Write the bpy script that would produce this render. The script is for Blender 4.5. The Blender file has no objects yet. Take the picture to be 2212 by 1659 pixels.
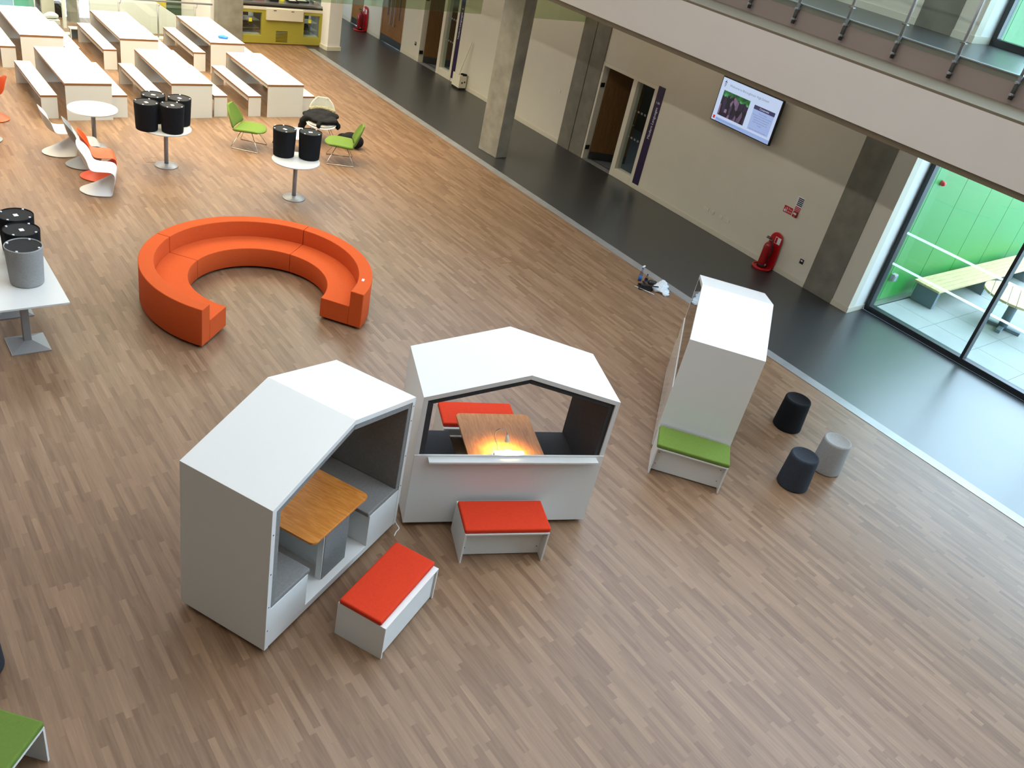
import bpy, bmesh, math, random
from mathutils import Vector, Matrix
random.seed(7)
PI=math.pi
S=bpy.context.scene
C=S.collection
# ------------------------------------------------------------------ materials
def lin(c):
    o=[]
    for v in c:
        v/=255.0
        o.append(v/12.92 if v<=.04045 else ((v+.055)/1.055)**2.4)
    return (*o,1.0)
def nd(nt,t,**k):
    n=nt.nodes.new(t)
    for a,b in k.items(): setattr(n,a,b)
    return n
def pm(name,rgb,rough=.5,metal=0.,var=0.,scale=6.,bump=0.,bscale=200.,spec=.5,stretch=None,rgb2=None,emit=None,es=1.,coat=0.):
    m=bpy.data.materials.new(name); m.use_nodes=True
    nt=m.node_tree; b=nt.nodes['Principled BSDF']
    b.inputs['Base Color'].default_value=lin(rgb); b.inputs['Roughness'].default_value=rough
    b.inputs['Metallic'].default_value=metal; b.inputs['Specular IOR Level'].default_value=spec
    b.inputs['Coat Weight'].default_value=coat
    if emit is not None:
        b.inputs['Emission Color'].default_value=lin(emit); b.inputs['Emission Strength'].default_value=es
    tc=nd(nt,'ShaderNodeTexCoord')
    src=tc.outputs['Object']
    if stretch:
        mp=nd(nt,'ShaderNodeMapping'); mp.inputs['Scale'].default_value=stretch
        nt.links.new(src,mp.inputs[0]); src=mp.outputs[0]
    if var>0 or rgb2:
        n=nd(nt,'ShaderNodeTexNoise'); n.inputs['Scale'].default_value=scale; n.inputs['Detail'].default_value=6
        nt.links.new(src,n.inputs['Vector'])
        r=nd(nt,'ShaderNodeValToRGB'); r.color_ramp.elements[0].position=.3; r.color_ramp.elements[1].position=.7
        if rgb2: a,c=lin(rgb),lin(rgb2)
        else:
            a=tuple(max(0,x*(1-var)) for x in lin(rgb)[:3])+(1,); c=tuple(min(1,x*(1+var)) for x in lin(rgb)[:3])+(1,)
        r.color_ramp.elements[0].color=a; r.color_ramp.elements[1].color=c
        nt.links.new(n.outputs['Fac'],r.inputs[0]); nt.links.new(r.outputs[0],b.inputs['Base Color'])
    if bump>0:
        n2=nd(nt,'ShaderNodeTexNoise'); n2.inputs['Scale'].default_value=bscale; n2.inputs['Detail'].default_value=3
        nt.links.new(src,n2.inputs['Vector'])
        bp=nd(nt,'ShaderNodeBump'); bp.inputs['Strength'].default_value=bump; bp.inputs['Distance'].default_value=.01
        nt.links.new(n2.outputs['Fac'],bp.inputs['Height']); nt.links.new(bp.outputs[0],b.inputs['Normal'])
    return m
def mathn(nt,op,a,b=None):
    n=nd(nt,'ShaderNodeMath',operation=op)
    for i,v in enumerate((a,b)):
        if v is None: continue
        if isinstance(v,(int,float)): n.inputs[i].default_value=v
        else: nt.links.new(v,n.inputs[i])
    return n.outputs[0]
def glassm(name,tint=(244,250,248),refl=.09):
    m=bpy.data.materials.new(name); m.use_nodes=True; nt=m.node_tree
    nt.nodes.remove(nt.nodes['Principled BSDF']); out=nt.nodes['Material Output']
    t=nd(nt,'ShaderNodeBsdfTransparent'); t.inputs[0].default_value=lin(tint)
    g=nd(nt,'ShaderNodeBsdfGlossy'); g.inputs['Roughness'].default_value=.02
    fr=nd(nt,'ShaderNodeLayerWeight')
    mx=nd(nt,'ShaderNodeMixShader')
    fz=mathn(nt,'ADD',mathn(nt,'MULTIPLY',mathn(nt,'POWER',fr.outputs['Facing'],5.),.9),.04); nt.links.new(fz,mx.inputs[0]); nt.links.new(t.outputs[0],mx.inputs[1]); nt.links.new(g.outputs[0],mx.inputs[2])
    nt.links.new(mx.outputs[0],out.inputs[0])
    return m
def plank_floor():
    m=bpy.data.materials.new('oak_strip_floor'); m.use_nodes=True; nt=m.node_tree; b=nt.nodes['Principled BSDF']
    L=nt.links.new
    tc=nd(nt,'ShaderNodeTexCoord'); sp=nd(nt,'ShaderNodeSeparateXYZ'); L(tc.outputs['Object'],sp.inputs[0])
    W,LEN=.060,.52
    rx=mathn(nt,'DIVIDE',sp.outputs[0],W); row=mathn(nt,'FLOOR',rx); fx=mathn(nt,'FRACT',rx)
    wn=nd(nt,'ShaderNodeTexWhiteNoise',noise_dimensions='1D'); L(row,wn.inputs['W'])
    ry=mathn(nt,'ADD',mathn(nt,'DIVIDE',sp.outputs[1],LEN),mathn(nt,'MULTIPLY',wn.outputs[0],7.3))
    col=mathn(nt,'FLOOR',ry); fy=mathn(nt,'FRACT',ry)
    cb=nd(nt,'ShaderNodeCombineXYZ'); L(row,cb.inputs[0]); L(col,cb.inputs[1])
    w2=nd(nt,'ShaderNodeTexWhiteNoise',noise_dimensions='2D'); L(cb.outputs[0],w2.inputs['Vector'])
    # grain
    mp=nd(nt,'ShaderNodeMapping'); mp.inputs['Scale'].default_value=(38,2.4,1)
    ad=nd(nt,'ShaderNodeVectorMath',operation='ADD'); L(tc.outputs['Object'],ad.inputs[0])
    mu=nd(nt,'ShaderNodeVectorMath',operation='SCALE'); L(w2.outputs['Color'],mu.inputs[0]); mu.inputs['Scale'].default_value=9.
    L(mu.outputs[0],ad.inputs[1]); L(ad.outputs[0],mp.inputs[0])
    gr=nd(nt,'ShaderNodeTexNoise'); gr.inputs['Scale'].default_value=1.; gr.inputs['Detail'].default_value=5; L(mp.outputs[0],gr.inputs['Vector'])
    f=mathn(nt,"ADD",mathn(nt,"ADD",mathn(nt,'MULTIPLY',mathn(nt,'POWER',w2.outputs[0],1.2),.29),mathn(nt,'MULTIPLY',gr.outputs[0],.45)),.14)
    rp=nd(nt,'ShaderNodeValToRGB'); e=rp.color_ramp.elements
    e[0].position=.18; e[0].color=lin((94,68,48)); e[1].position=.93; e[1].color=lin((170,140,110))
    for p,c in ((.38,(118,90,67)),(.50,(128,100,76)),(.66,(140,111,86))):
        x=e.new(p); x.color=lin(c)
    L(f,rp.inputs[0])
    # joints
    ex=mathn(nt,'MINIMUM',fx,mathn(nt,'SUBTRACT',1.,fx)); ey=mathn(nt,'MINIMUM',fy,mathn(nt,'SUBTRACT',1.,fy))
    j=mathn(nt,'MAXIMUM',mathn(nt,'LESS_THAN',ex,.018),mathn(nt,'LESS_THAN',ey,.003))
    mx=nd(nt,'ShaderNodeMix',data_type='RGBA'); L(mathn(nt,'MULTIPLY',j,.22),mx.inputs[0]); L(rp.outputs[0],mx.inputs[6]); mx.inputs[7].default_value=lin((92,66,48))
    L(mx.outputs[2],b.inputs['Base Color'])
    b.inputs['Roughness'].default_value=.38; b.inputs['Specular IOR Level'].default_value=.5
    return m
def wood(name,c1,c2,sc=(2,14,2),rough=.4):
    m=bpy.data.materials.new(name); m.use_nodes=True; nt=m.node_tree; b=nt.nodes['Principled BSDF']; L=nt.links.new
    tc=nd(nt,'ShaderNodeTexCoord'); mp=nd(nt,'ShaderNodeMapping'); mp.inputs['Scale'].default_value=sc; L(tc.outputs['Object'],mp.inputs[0])
    n=nd(nt,'ShaderNodeTexNoise'); n.inputs['Scale'].default_value=2.; n.inputs['Detail'].default_value=6; n.inputs['Distortion'].default_value=1.2; L(mp.outputs[0],n.inputs['Vector'])
    r=nd(nt,'ShaderNodeValToRGB'); r.color_ramp.elements[0].position=.32; r.color_ramp.elements[1].position=.68
    r.color_ramp.elements[0].color=lin(c1); r.color_ramp.elements[1].color=lin(c2); L(n.outputs[0],r.inputs[0]); L(r.outputs[0],b.inputs['Base Color'])
    b.inputs['Roughness'].default_value=rough; b.inputs['Specular IOR Level'].default_value=.25
    return m
M={}
M['floor']=plank_floor()
M['lino']=pm('dark_lino',(48,50,52),.34,spec=.9,var=.04,scale=1.5)
M['lino'].node_tree.nodes['Principled BSDF'].inputs['IOR'].default_value=1.65
M['strip']=pm('brushed_strip',(160,161,163),.4,metal=.45,var=.1,scale=3)
M['wall']=pm('cream_paint',(217,211,194),.75,var=.015,scale=2)
M['skirt']=pm('skirting_paint',(212,206,188),.5)
M['white_paint']=pm('white_paint',(232,230,226),.6,var=.01)
M['fascia']=pm('fascia_plaster',(200,193,185),.7,var=.012,scale=1.5)
M['taupe']=pm('taupe_shade',(104,92,72),.7,var=.03)  # dark tone carries the shade of the balcony ledge and lower strip
M['concrete']=pm('concrete',(124,120,108),.8,rgb2=(150,146,132),scale=3.2,bump=.15,bscale=60)
M['concrete_d']=pm('dark_concrete',(112,108,97),.8,rgb2=(132,128,115),scale=3.,bump=.15,bscale=60)
M['white']=pm('white_laminate',(217,217,214),.32,spec=.5)
M['gloss_white']=pm('gloss_white_laminate',(222,222,218),.06,spec=.6)
M['frame_white']=pm('white_frame_paint',(220,214,196),.45)
M['pad']=pm('charcoal_fabric',(62,62,64),.95,var=.08,scale=40,bump=.2,bscale=600,spec=.2)
M['pad_g']=pm('grey_fabric',(126,125,123),.95,var=.08,scale=40,bump=.2,bscale=600,spec=.2)
M['red']=pm('orange_red_fabric',(206,58,30),.9,var=.05,scale=50,bump=.25,bscale=700,spec=.2)
M['orange']=pm('orange_fabric',(206,88,40),.92,var=.04,scale=50,bump=.2,bscale=700,spec=.2)
M['green']=pm('lime_fabric',(102,126,54),.9,var=.06,scale=50,bump=.25,bscale=700,spec=.2)
M['chartreuse']=pm('kitchen_green_paint',(162,154,58),.5,var=.02)
M['oak_top']=wood('oak_veneer',(186,112,44),(212,140,66),(14,2,2),.38)
M['birch']=pm('ply_edge',(150,102,58),.6,rgb2=(122,80,44),scale=30,stretch=(1,1,20))
M['screen_glass']=pm('dark_gloss_screen',(52,47,42),.03,spec=1.)
M['upstand']=pm('upstand_paint',(140,124,116),.5,spec=.5)
M['dots']=pm('glass_dots',(120,122,116),.6)
M['black']=pm('black_plastic',(22,22,23),.45)
M['blackfab']=pm('black_felt',(30,31,34),.95,var=.12,scale=60,bump=.2,bscale=500,spec=.15)
M['bluefab']=pm('slate_felt',(54,58,66),.95,var=.10,scale=60,bump=.2,bscale=500,spec=.15)
M['greyfab']=pm('light_grey_felt',(158,158,156),.95,var=.08,scale=60,bump=.2,bscale=500,spec=.15)
M['underside']=pm('black_underside',(17,18,20),.8)
M['steel']=pm('satin_steel',(150,150,150),.42,metal=.35)
M['chrome']=pm('chrome_wire',(200,196,188),.18,metal=1.)
M['paper']=pm('white_paper',(230,232,236),.6)
M['pw']=pm('white_shell_plastic',(226,224,220),.42)
M['pg']=pm('grey_shell_plastic',(146,152,154),.42)
M['po']=pm('orange_shell_plastic',(232,84,34),.42)
M['door']=wood('brown_door',(92,66,36),(112,82,48),(14,14,1.5),.45)
M['door_l']=wood('oak_door',(126,84,36),(148,102,48),(14,14,1.5),.45)
M['kick']=pm('kick_plate',(44,46,44),.4)
M['carpet']=pm('blue_grey_carpet',(86,92,98),.95,var=.1,scale=80)
M['purple']=pm('purple_sign',(36,13,62),.45)
M['red_pl']=pm('red_plastic',(190,22,28),.35)
M['red_paint']=pm('red_enamel',(150,14,18),.22)
M['darkframe']=pm('anthracite_frame',(44,50,56),.35,metal=.2)
M['greenclad']=pm('green_cladding',(36,128,48),.42,var=.06,scale=.6)
M['glass']=glassm('clear_glass')
M['glassg']=glassm('green_tint_glass',(226,234,216))
def frosted():
    m=bpy.data.materials.new('frosted_strip'); m.use_nodes=True; nt=m.node_tree; nt.nodes.remove(nt.nodes['Principled BSDF'])
    a=nd(nt,'ShaderNodeBsdfTransparent'); b=nd(nt,'ShaderNodeBsdfTranslucent'); b.inputs[0].default_value=lin((240,246,240)); x=nd(nt,'ShaderNodeMixShader'); x.inputs[0].default_value=.42
    nt.links.new(a.outputs[0],x.inputs[1]); nt.links.new(b.outputs[0],x.inputs[2]); nt.links.new(x.outputs[0],nt.nodes['Material Output'].inputs[0]); return m
M['manif']=frosted()
M['slab']=pm('pale_paving',(152,158,154),.75,var=.05,scale=2)
M['slat']=wood('pale_larch',(190,170,122),(208,190,146),(3,18,3),.6)
M['bluegrey']=pm('blue_grey_concrete',(104,122,130),.7,var=.05)
M['stainless']=pm('stainless_steel',(170,170,166),.3,metal=.9)
M['clearpl']=glassm('clear_plastic',(225,232,238))
M['bag']=pm('thin_plastic_bag',(216,226,236),.25,var=.05,scale=20)
M['blue']=pm('blue_plastic',(40,128,214),.4)
M['yellow']=pm('yellow_note',(232,226,36),.5)
M['navy']=pm('navy_print',(34,40,74),.5)
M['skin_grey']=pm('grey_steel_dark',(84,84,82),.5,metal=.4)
M['dkgreen']=pm('dark_green_board',(52,74,50),.6)
M['teal']=pm('teal_board',(104,190,164),.6)
M['ltblue']=pm('light_blue_board',(160,206,232),.6)
M['ybd']=pm('mustard_board',(196,176,60),.6)
M['coat']=pm('black_coat_cloth',(20,20,21),.85,var=.15,scale=20,spec=.25)
M['upgrey']=pm('light_grey_upholstery',(176,174,164),.9,var=.05,scale=40)
M['fur']=pm('grey_fur_trim',(122,116,84),1.,rgb2=(160,154,122),scale=60,bump=.6,bscale=120)
M['white_gl']=pm('white_appliance',(238,236,230),.3)
M['lampglow']=pm('lamp_lens',(255,235,200),.4,emit=(255,224,170),es=12)
M['kroom']=pm('kitchen_back_wall',(186,186,176),.6,var=.05)
# ------------------------------------------------------------------ mesh helpers
def nb(): return bmesh.new()
def box(bm,x0,x1,y0,y1,z0,z1,mi=0):
    v=[bm.verts.new(p) for p in ((x0,y0,z0),(x1,y0,z0),(x1,y1,z0),(x0,y1,z0),(x0,y0,z1),(x1,y0,z1),(x1,y1,z1),(x0,y1,z1))]
    fs=[]
    for f in ((3,2,1,0),(4,5,6,7),(0,1,5,4),(1,2,6,5),(2,3,7,6),(3,0,4,7)):
        fc=bm.faces.new([v[i] for i in f]); fc.material_index=mi; fs.append(fc)
    return fs   # bottom, top, -y, +x, +y, -x
def prism(bm,pts,axis,a,b,mi=0):
    """extrude a polygon (list of 2d points) along axis ('x','y','z') from a to b"""
    def P(p,t):
        return {'x':(t,p[0],p[1]),'y':(p[0],t,p[1]),'z':(p[0],p[1],t)}[axis]
    v0=[bm.verts.new(P(p,a)) for p in pts]; v1=[bm.verts.new(P(p,b)) for p in pts]
    n=len(pts); fs=[bm.faces.new(v0[::-1]),bm.faces.new(v1)]
    for i in range(n): fs.append(bm.faces.new((v0[i],v0[(i+1)%n],v1[(i+1)%n],v1[i])))
    for f in fs: f.material_index=mi
def lathe(bm,prof,seg=32,c=(0,0),cap0=True,cap1=True,sx=1.,sy=1.,mi=0):
    rings=[]
    for r,z in prof:
        rings.append([bm.verts.new((c[0]+sx*r*math.cos(2*PI*i/seg),c[1]+sy*r*math.sin(2*PI*i/seg),z)) for i in range(seg)])
    for a,b in zip(rings,rings[1:]):
        for i in range(seg):
            f=bm.faces.new((a[i],a[(i+1)%seg],b[(i+1)%seg],b[i])); f.smooth=True; f.material_index=mi
    if cap0: bm.faces.new(rings[0][::-1]).material_index=mi
    if cap1: bm.faces.new(rings[-1]).material_index=mi
def tube(bm,pts,r,seg=8,closed=False):
    pts=[Vector(p) for p in pts]; n=len(pts); rings=[]
    rr=r if isinstance(r,(list,tuple)) else [r]*n
    up=None
    for i,p in enumerate(pts):
        a=pts[i-1] if (i>0 or closed) else p; b=pts[(i+1)%n] if (i<n-1 or closed) else p
        d=(b-a).normalized()
        if up is None:
            up=Vector((0,0,1)) if abs(d.z)<.9 else Vector((1,0,0))
        s=d.cross(up).normalized(); u=s.cross(d).normalized(); up=u
        rings.append([bm.verts.new(p+rr[i]*(math.cos(2*PI*k/seg)*s+math.sin(2*PI*k/seg)*u)) for k in range(seg)])
    m=n if closed else n-1
    for i in range(m):
        a,b=rings[i],rings[(i+1)%n]
        for k in range(seg):
            f=bm.faces.new((a[k],a[(k+1)%seg],b[(k+1)%seg],b[k])); f.smooth=True
    if not closed:
        bm.faces.new(rings[0][::-1]); bm.faces.new(rings[-1])
def smoothpath(pts,n=6):
    pts=[Vector(p) for p in pts]; out=[]
    for i in range(len(pts)-1):
        p0=pts[max(0,i-1)]; p1=pts[i]; p2=pts[i+1]; p3=pts[min(len(pts)-1,i+2)]
        for k in range(n):
            t=k/n
            out.append(.5*((2*p1)+(-p0+p2)*t+(2*p0-5*p1+4*p2-p3)*t*t+(-p0+3*p1-3*p2+p3)*t**3))
    out.append(pts[-1]); return out
def rod(bm,a,b,r,seg=10): tube(bm,[a,b],r,seg)
def obj(name,bm,mat,parent=None,bevel=0.,smooth=False,seg=2):
    me=bpy.data.meshes.new(name)
    bmesh.ops.recalc_face_normals(bm,faces=bm.faces[:])
    bm.to_mesh(me); bm.free()
    if smooth:
        for p in me.polygons: p.use_smooth=True
    for m in (mat if isinstance(mat,(list,tuple)) else [mat]): me.materials.append(M[m] if isinstance(m,str) else m)
    o=bpy.data.objects.new(name,me); C.objects.link(o)
    if parent is not None: o.parent=parent
    if bevel>0:
        b=o.modifiers.new('bevel','BEVEL'); b.width=bevel; b.segments=seg; b.limit_method='ANGLE'; b.angle_limit=math.radians(40)
    return o
def one(name,mat,parent,*boxes,bevel=0.):
    bm=nb()
    for b in boxes: box(bm,*b)
    return obj(name,bm,mat,parent,bevel)
def tag(o,label=None,cat=None,group=None,kind=None):
    if label: o['label']=label
    if cat: o['category']=cat
    if group: o['group']=group
    if kind: o['kind']=kind
    return o
def thing(name,label,cat,loc=(0,0,0),rz=0.,group=None):
    o=bpy.data.objects.new(name,None); C.objects.link(o)
    o.empty_display_size=.1; o.location=loc; o.rotation_euler=(0,0,rz)
    return tag(o,label,cat,group)
def struct(name,bm,mat,parent=None,bevel=0.):
    o=obj(name,bm,mat,parent,bevel)
    if parent is None: o['kind']='structure'
    return o
def dup(root,loc,rz,label,group=None):
    r=root.copy(); C.objects.link(r); r.location=loc; r.rotation_euler=(0,0,rz); r['label']=label
    if group: r['group']=group
    for ch in list(root.children):
        c=ch.copy(); C.objects.link(c); c.parent=r
        for g in list(ch.children):
            d=g.copy(); C.objects.link(d); d.parent=c
    return r
def text1(name,body,size,mat):
    cu=bpy.data.curves.new(name,'FONT'); cu.body=body; cu.size=size; cu.align_x='LEFT'; cu.align_y='CENTER'; cu.extrude=.0004
    t=bpy.data.objects.new(name,cu); C.objects.link(t)
    bpy.context.view_layer.update()
    me=bpy.data.meshes.new_from_object(t.evaluated_get(bpy.context.evaluated_depsgraph_get()))
    bpy.data.objects.remove(t); me.materials.clear(); me.materials.append(M[mat] if isinstance(mat,str) else mat)
    w=max((v.co.x for v in me.vertices),default=0)
    return me,w
def text(name,body,size,mat,mtx,parent=None,align='CENTER',ext=0):
    """lettering, one mesh for each word"""
    ws=[text1(name,w,size,mat) for w in body.split()]
    tot=sum(w for _,w in ws)+.27*size*(len(ws)-1); x=-tot/2 if align=='CENTER' else 0.
    for me,w in ws:
        o=bpy.data.objects.new(name,me); C.objects.link(o); o.matrix_world=mtx@Matrix.Translation((x,0,0))
        if parent is not None: o.parent=parent
        x+=w+.27*size
def wallmtx(p,vertical=False):
    """text frame on a wall whose face looks towards -x"""
    x,y=(Vector((0,-1,0)),Vector((0,0,1))) if not vertical else (Vector((0,0,1)),Vector((0,1,0)))
    z=x.cross(y); m=Matrix((x,y,z)).transposed().to_4x4(); m.translation=Vector(p); return m
def ply(bm,x0,x1,y0,y1,z0,z1,axis):
    fs=box(bm,x0,x1,y0,y1,z0,z1)
    keep={'z':(0,1),'y':(2,4),'x':(3,5)}[axis]
    for i,f in enumerate(fs): f.material_index=0 if i in keep else 1
def blob(name,balls,mat,parent=None,voxel=.02,smooth=True,disp=0.,dscale=.1):
    """soft body from overlapping ellipsoids fused into one surface; balls: (x,y,z,rx,ry,rz)"""
    bm=nb()
    for b in balls:
        mt=Matrix.Translation(b[:3])@Matrix.Diagonal((b[3],b[4],b[5],1))
        bmesh.ops.create_icosphere(bm,subdivisions=3,radius=1.,matrix=mt)
    o=obj(name,bm,mat,parent)
    r=o.modifiers.new('fuse','REMESH'); r.mode='VOXEL'; r.voxel_size=voxel; r.use_smooth_shade=smooth
    s=o.modifiers.new('soft','SMOOTH'); s.iterations=6; s.factor=.5
    if disp:
        tx=bpy.data.textures.new(name+'_folds','CLOUDS'); tx.noise_scale=dscale
        d=o.modifiers.new('folds','DISPLACE'); d.texture=tx; d.strength=disp; d.texture_coords='LOCAL'
    return o

# ------------------------------------------------------------------ the setting
XW=15.25           # corridor wall face
bm=nb(); box(bm,-9,12.06,-8,26.5,-.2,0); struct('floor',bm,'floor')
bm=nb(); box(bm,12.06,XW+.25,-8,30,-.2,0); box(bm,XW+.25,15.84,-8,7.2,-.2,0); struct('floor.001',bm,'lino')
bm=nb(); box(bm,12.03,12.235,-8,24.3,0,.006); struct('trim_1',bm,'strip')
bm=nb(); box(bm,XW+.25,19,12.5,24.4,-.2,0); struct('floor.002',bm,'carpet')
bm=nb()
def wseg(y0,y1,z0,z1): box(bm,XW,XW+.22,y0,y1,z0,z1)
wseg(7.15,13.44,0,4.98); wseg(13.44,15.36,2.36,4.98); wseg(15.36,21.47,0,4.98); wseg(21.47,23.42,2.36,4.98)
wseg(23.42,24.38,0,4.98); wseg(24.38,25.79,2.2,4.98); wseg(25.79,26.98,0,4.98); wseg(26.98,27.77,2.2,4.98); wseg(27.77,30.2,0,4.98)
struct('wall_right',bm,'wall')
bm=nb(); box(bm,XW,XW+.22,7.15,30.2,5.1,9.2); struct('wall_right.001',bm,'wall')
bm=nb(); box(bm,XW+.22,16.05,7.15,7.35,0,4.98); box(bm,XW+.22,16.05,7.15,7.35,5.1,9.2); struct('wall_window_jamb',bm,'white_paint')
bm=nb()
for a,b in ((7.15,7.53),(8.215,13.44),(16.28,21.31),(23.42,24.38),(25.79,26.98),(27.77,30.0)): box(bm,XW-.016,XW,a,b,0,.115)
box(bm,XW-.016,15.84,7.134,7.15,0,.115)
struct('baseboard_right',bm,'skirt',bevel=.004)
bm=nb(); box(bm,XW-.016,XW,7.15,7.53,5.1,5.215); box(bm,XW-.016,XW,8.215,26,5.1,5.215); box(bm,XW-.016,15.84,7.134,7.15,5.1,5.215); struct('baseboard_right.001',bm,'skirt')
bm=nb(); box(bm,12.6,15.45,30,30.2,0,4.9); struct('wall_back',bm,'wall')
# room behind the two open doors
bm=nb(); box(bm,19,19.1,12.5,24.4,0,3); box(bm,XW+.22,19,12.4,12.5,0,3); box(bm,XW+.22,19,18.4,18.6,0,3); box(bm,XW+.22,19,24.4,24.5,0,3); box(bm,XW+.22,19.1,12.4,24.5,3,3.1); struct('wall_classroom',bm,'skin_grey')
# columns flush in the wall
bm=nb(); box(bm,XW-.03,XW+.05,15.83,16.28,0,4.4); box(bm,XW-.03,XW+.05,15.33,15.80,0,4.4); box(bm,XW-.01,XW+.05,15.80,15.83,0,4.4); tag(struct('wall_pilaster',bm,'concrete_d',bevel=.006))
bm=nb(); box(bm,XW-.015,XW+.05,7.53,8.215,0,4.4); struct('wall_pilaster.001',bm,'concrete_d',bevel=.006)
bm=nb(); box(bm,XW-.015,XW+.05,7.53,8.215,5.1,9.2); struct('wall_pilaster.002',bm,'concrete_d',bevel=.006)
# free-standing columns
bm=nb(); prism(bm,[(12.632,16.2),(12.68,15.535),(13.03,15.56),(12.98,16.22)],'z',0,4.72)
struct('wall_column',bm,'concrete',bevel=.012)
bm=nb(); box(bm,9.40,10.13,24.56,25.3,0,5); struct('wall_column.001',bm,'concrete',bevel=.01)
bm=nb(); prism(bm,[(12.57,24.33),(12.60,24.21),(13.02,24.24),(13.02,24.75),(12.57,24.75)],'z',0,5)
w=struct('wall_column.002',bm,'white_paint')
bm=nb(); prism(bm,[(12.54,24.34),(12.575,24.18),(13.05,24.21),(13.05,24.76),(12.54,24.76)],'z',0,.11); struct('baseboard_column',bm,'skirt')
# balcony: soffit, bulkhead, ledge, upstand, floor
bm=nb(); box(bm,12.13,XW,-8,30,3.86,3.92); struct('ceiling',bm,'white_paint')
bm=nb(); box(bm,12.0,12.12,-8,26,3.95,4.70); struct('wall_balcony',bm,'fascia')
bm=nb(); box(bm,12.03,12.13,-8,26,3.86,3.95); struct('trim_2',bm,'taupe')  # strip below the fascia, its shadow gap put into the colour
bm=nb(); box(bm,12.0,13.0,-8,26,4.70,4.735); struct('trim_3',bm,'taupe')  # ledge, its unlit look put into the dark colour
bm=nb(); box(bm,13.0,13.06,-8,26,4.735,5.1); struct('trim_4',bm,'upstand')
bm=nb(); box(bm,12.985,13.06,-8,26,5.1,5.115); struct('trim_5',bm,'strip')
bm=nb(); box(bm,13.06,XW+.02,-8,30,4.98,5.1); box(bm,XW+.02,15.84,-8,7.15,4.98,5.1); struct('floor.003',bm,'lino')
# hidden shell of the atrium (behind and beside the photographer) and roof
bm=nb(); box(bm,-9.2,-9,-8,34,0,13); struct('wall_left',bm,'taupe')
bm=nb(); box(bm,-9,16.1,-8.2,-8,0,13); struct('wall_near',bm,'taupe')
bm=nb(); box(bm,-9,16.1,30.2,30.4,0,13); struct('wall_far',bm,'white_paint')
bm=nb(); box(bm,-9.2,16.1,-8.2,34,13,13.2); struct('ceiling.001',bm,'white_paint')

# ------------------------------------------------------------------ windows
def window(name,z0,z1,y1,y0,mull):
    w=bpy.data.objects.new(name,None); C.objects.link(w); w['kind']='structure'
    f=nb(); box(f,15.84,16.02,y0,y1,z0,z0+.115); box(f,15.84,16.02,y0,y1,z1-.09,z1); box(f,15.84,16.02,y1-.085,y1,z0+.115,z1-.09)
    obj('window_frame',f,'darkframe',w,.006)
    for m in mull: one('mullion','darkframe',w,(15.84,16.02,m-.03,m+.03,z0+.115,z1-.09),bevel=.005)
    ys=[y1-.085]+[v for m in mull for v in (m+.03,m-.03)]+[y0]
    for a,b in zip(ys[::2],ys[1::2]):
        one('window_pane','glass',w,(15.955,15.965,b,a,z0+.115,z1-.09))
        for z in (1.025,1.665): 
            if z0<.5: one('frosted_band','manif',w,(15.95,15.9545,b+.02,a-.01,z,z+.045))
    return w
window('window_1',0.,4.6,7.134,-8,(5.04,3.0,.9,-1.2,-3.4,-5.6))
window('window_2',5.1,9.2,7.134,-8,(4.3,2.0,-.5,-3.0,-5.5))
bm=nb(); box(bm,15.84,16.04,-8,7.15,4.6,5.1); struct('trim_6',bm,'darkframe')
# patio
bm=nb(); box(bm,16.02,34,-12,7.25,-.15,-.02); struct('ground',bm,'bluegrey')
bm=nb()
xs=[16.03+.92*i for i in range(-0,20)]; ys=[7.09-.92*j for j in range(0,21)]
for i in range(19):
    for j in range(20): box(bm,16.03+.945*i,16.03+.945*i+.938,7.112-.945*(j+1),7.112-.945*j-.007,-.02,0.)
struct('ground.001',bm,'slab')
bm=nb(); box(bm,16.1,17.9,7.31,7.5,-.1,8.5); box(bm,17.9,23.3,7.31,7.5,-.1,3.3)
x=16.05
edges=[16.1,16.553,17.9,19.25,20.6,21.95,23.3]
for a,b in zip(edges,edges[1:]): box(bm,a+.008,b-.008,7.25,7.31,.05,8.5 if b<17.95 else 3.3)
struct('wall_outside',bm,'greenclad')
bm=nb(); box(bm,16.1,23.3,7.12,7.25,-.0,.03); tag(obj('drain_channel',bm,'stainless'),'thin metal drainage channel along foot of green cladding','drain')

# ------------------------------------------------------------------ doors
def door(name,yo,with_pane=True):
    """open classroom door with side light; yo = outer (left) edge of the frame"""
    d=bpy.data.objects.new(name,None); C.objects.link(d); d['kind']='structure'; d.location=(XW,yo,0)
    H=2.33
    bm=nb(); box(bm,-.012,.2,-.10,0,0,H+.05); box(bm,-.012,.2,-1.94,-.10,H-.03,H+.05); box(bm,-.012,.2,-1.94,-1.84,0,H-.03); box(bm,-.012,.2,-1.84,-1.27,0,.20); box(bm,-.012,.2,-1.27,-1.13,0,H-.03)
    obj('door_frame',bm,'frame_white',d,.006)
    one('window_pane','glass',d,(.09,.10,-1.84,-1.27,.2,H-.03))
    bm=nb()
    for z in (1.0,1.62):
        for k in range(5): lathe_y=box(bm,.082,.089,-1.82+.11*k,-1.76+.11*k,z,z+.045)
    obj('glass_marker_dots',bm,'dots',d)
    s=bpy.data.objects.new('door_leaf',None)
    bm=nb(); box(bm,0,.98,-.045,0,.2,H-.04)
    lf=obj('door_leaf',bm,'door',d,.003); lf.location=(.16,-.12,0); lf.rotation_euler=(0,0,math.radians(-28))
    one('kick_plate','kick',lf,(0,.98,-.05,.002,.012,.2))
    one('door_handle','steel',lf,(.86,.94,-.09,-.05,1.0,1.03))
    for z in (.3,1.85): one('hinge','black',d,(-.005,.12,-.125,-.10,z-.05,z+.05))
    one('threshold','steel',d,(-.01,.2,-1.13,-.1,0,.004))
    return d
door('door_1',15.37); door('door_2',23.42)
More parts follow.
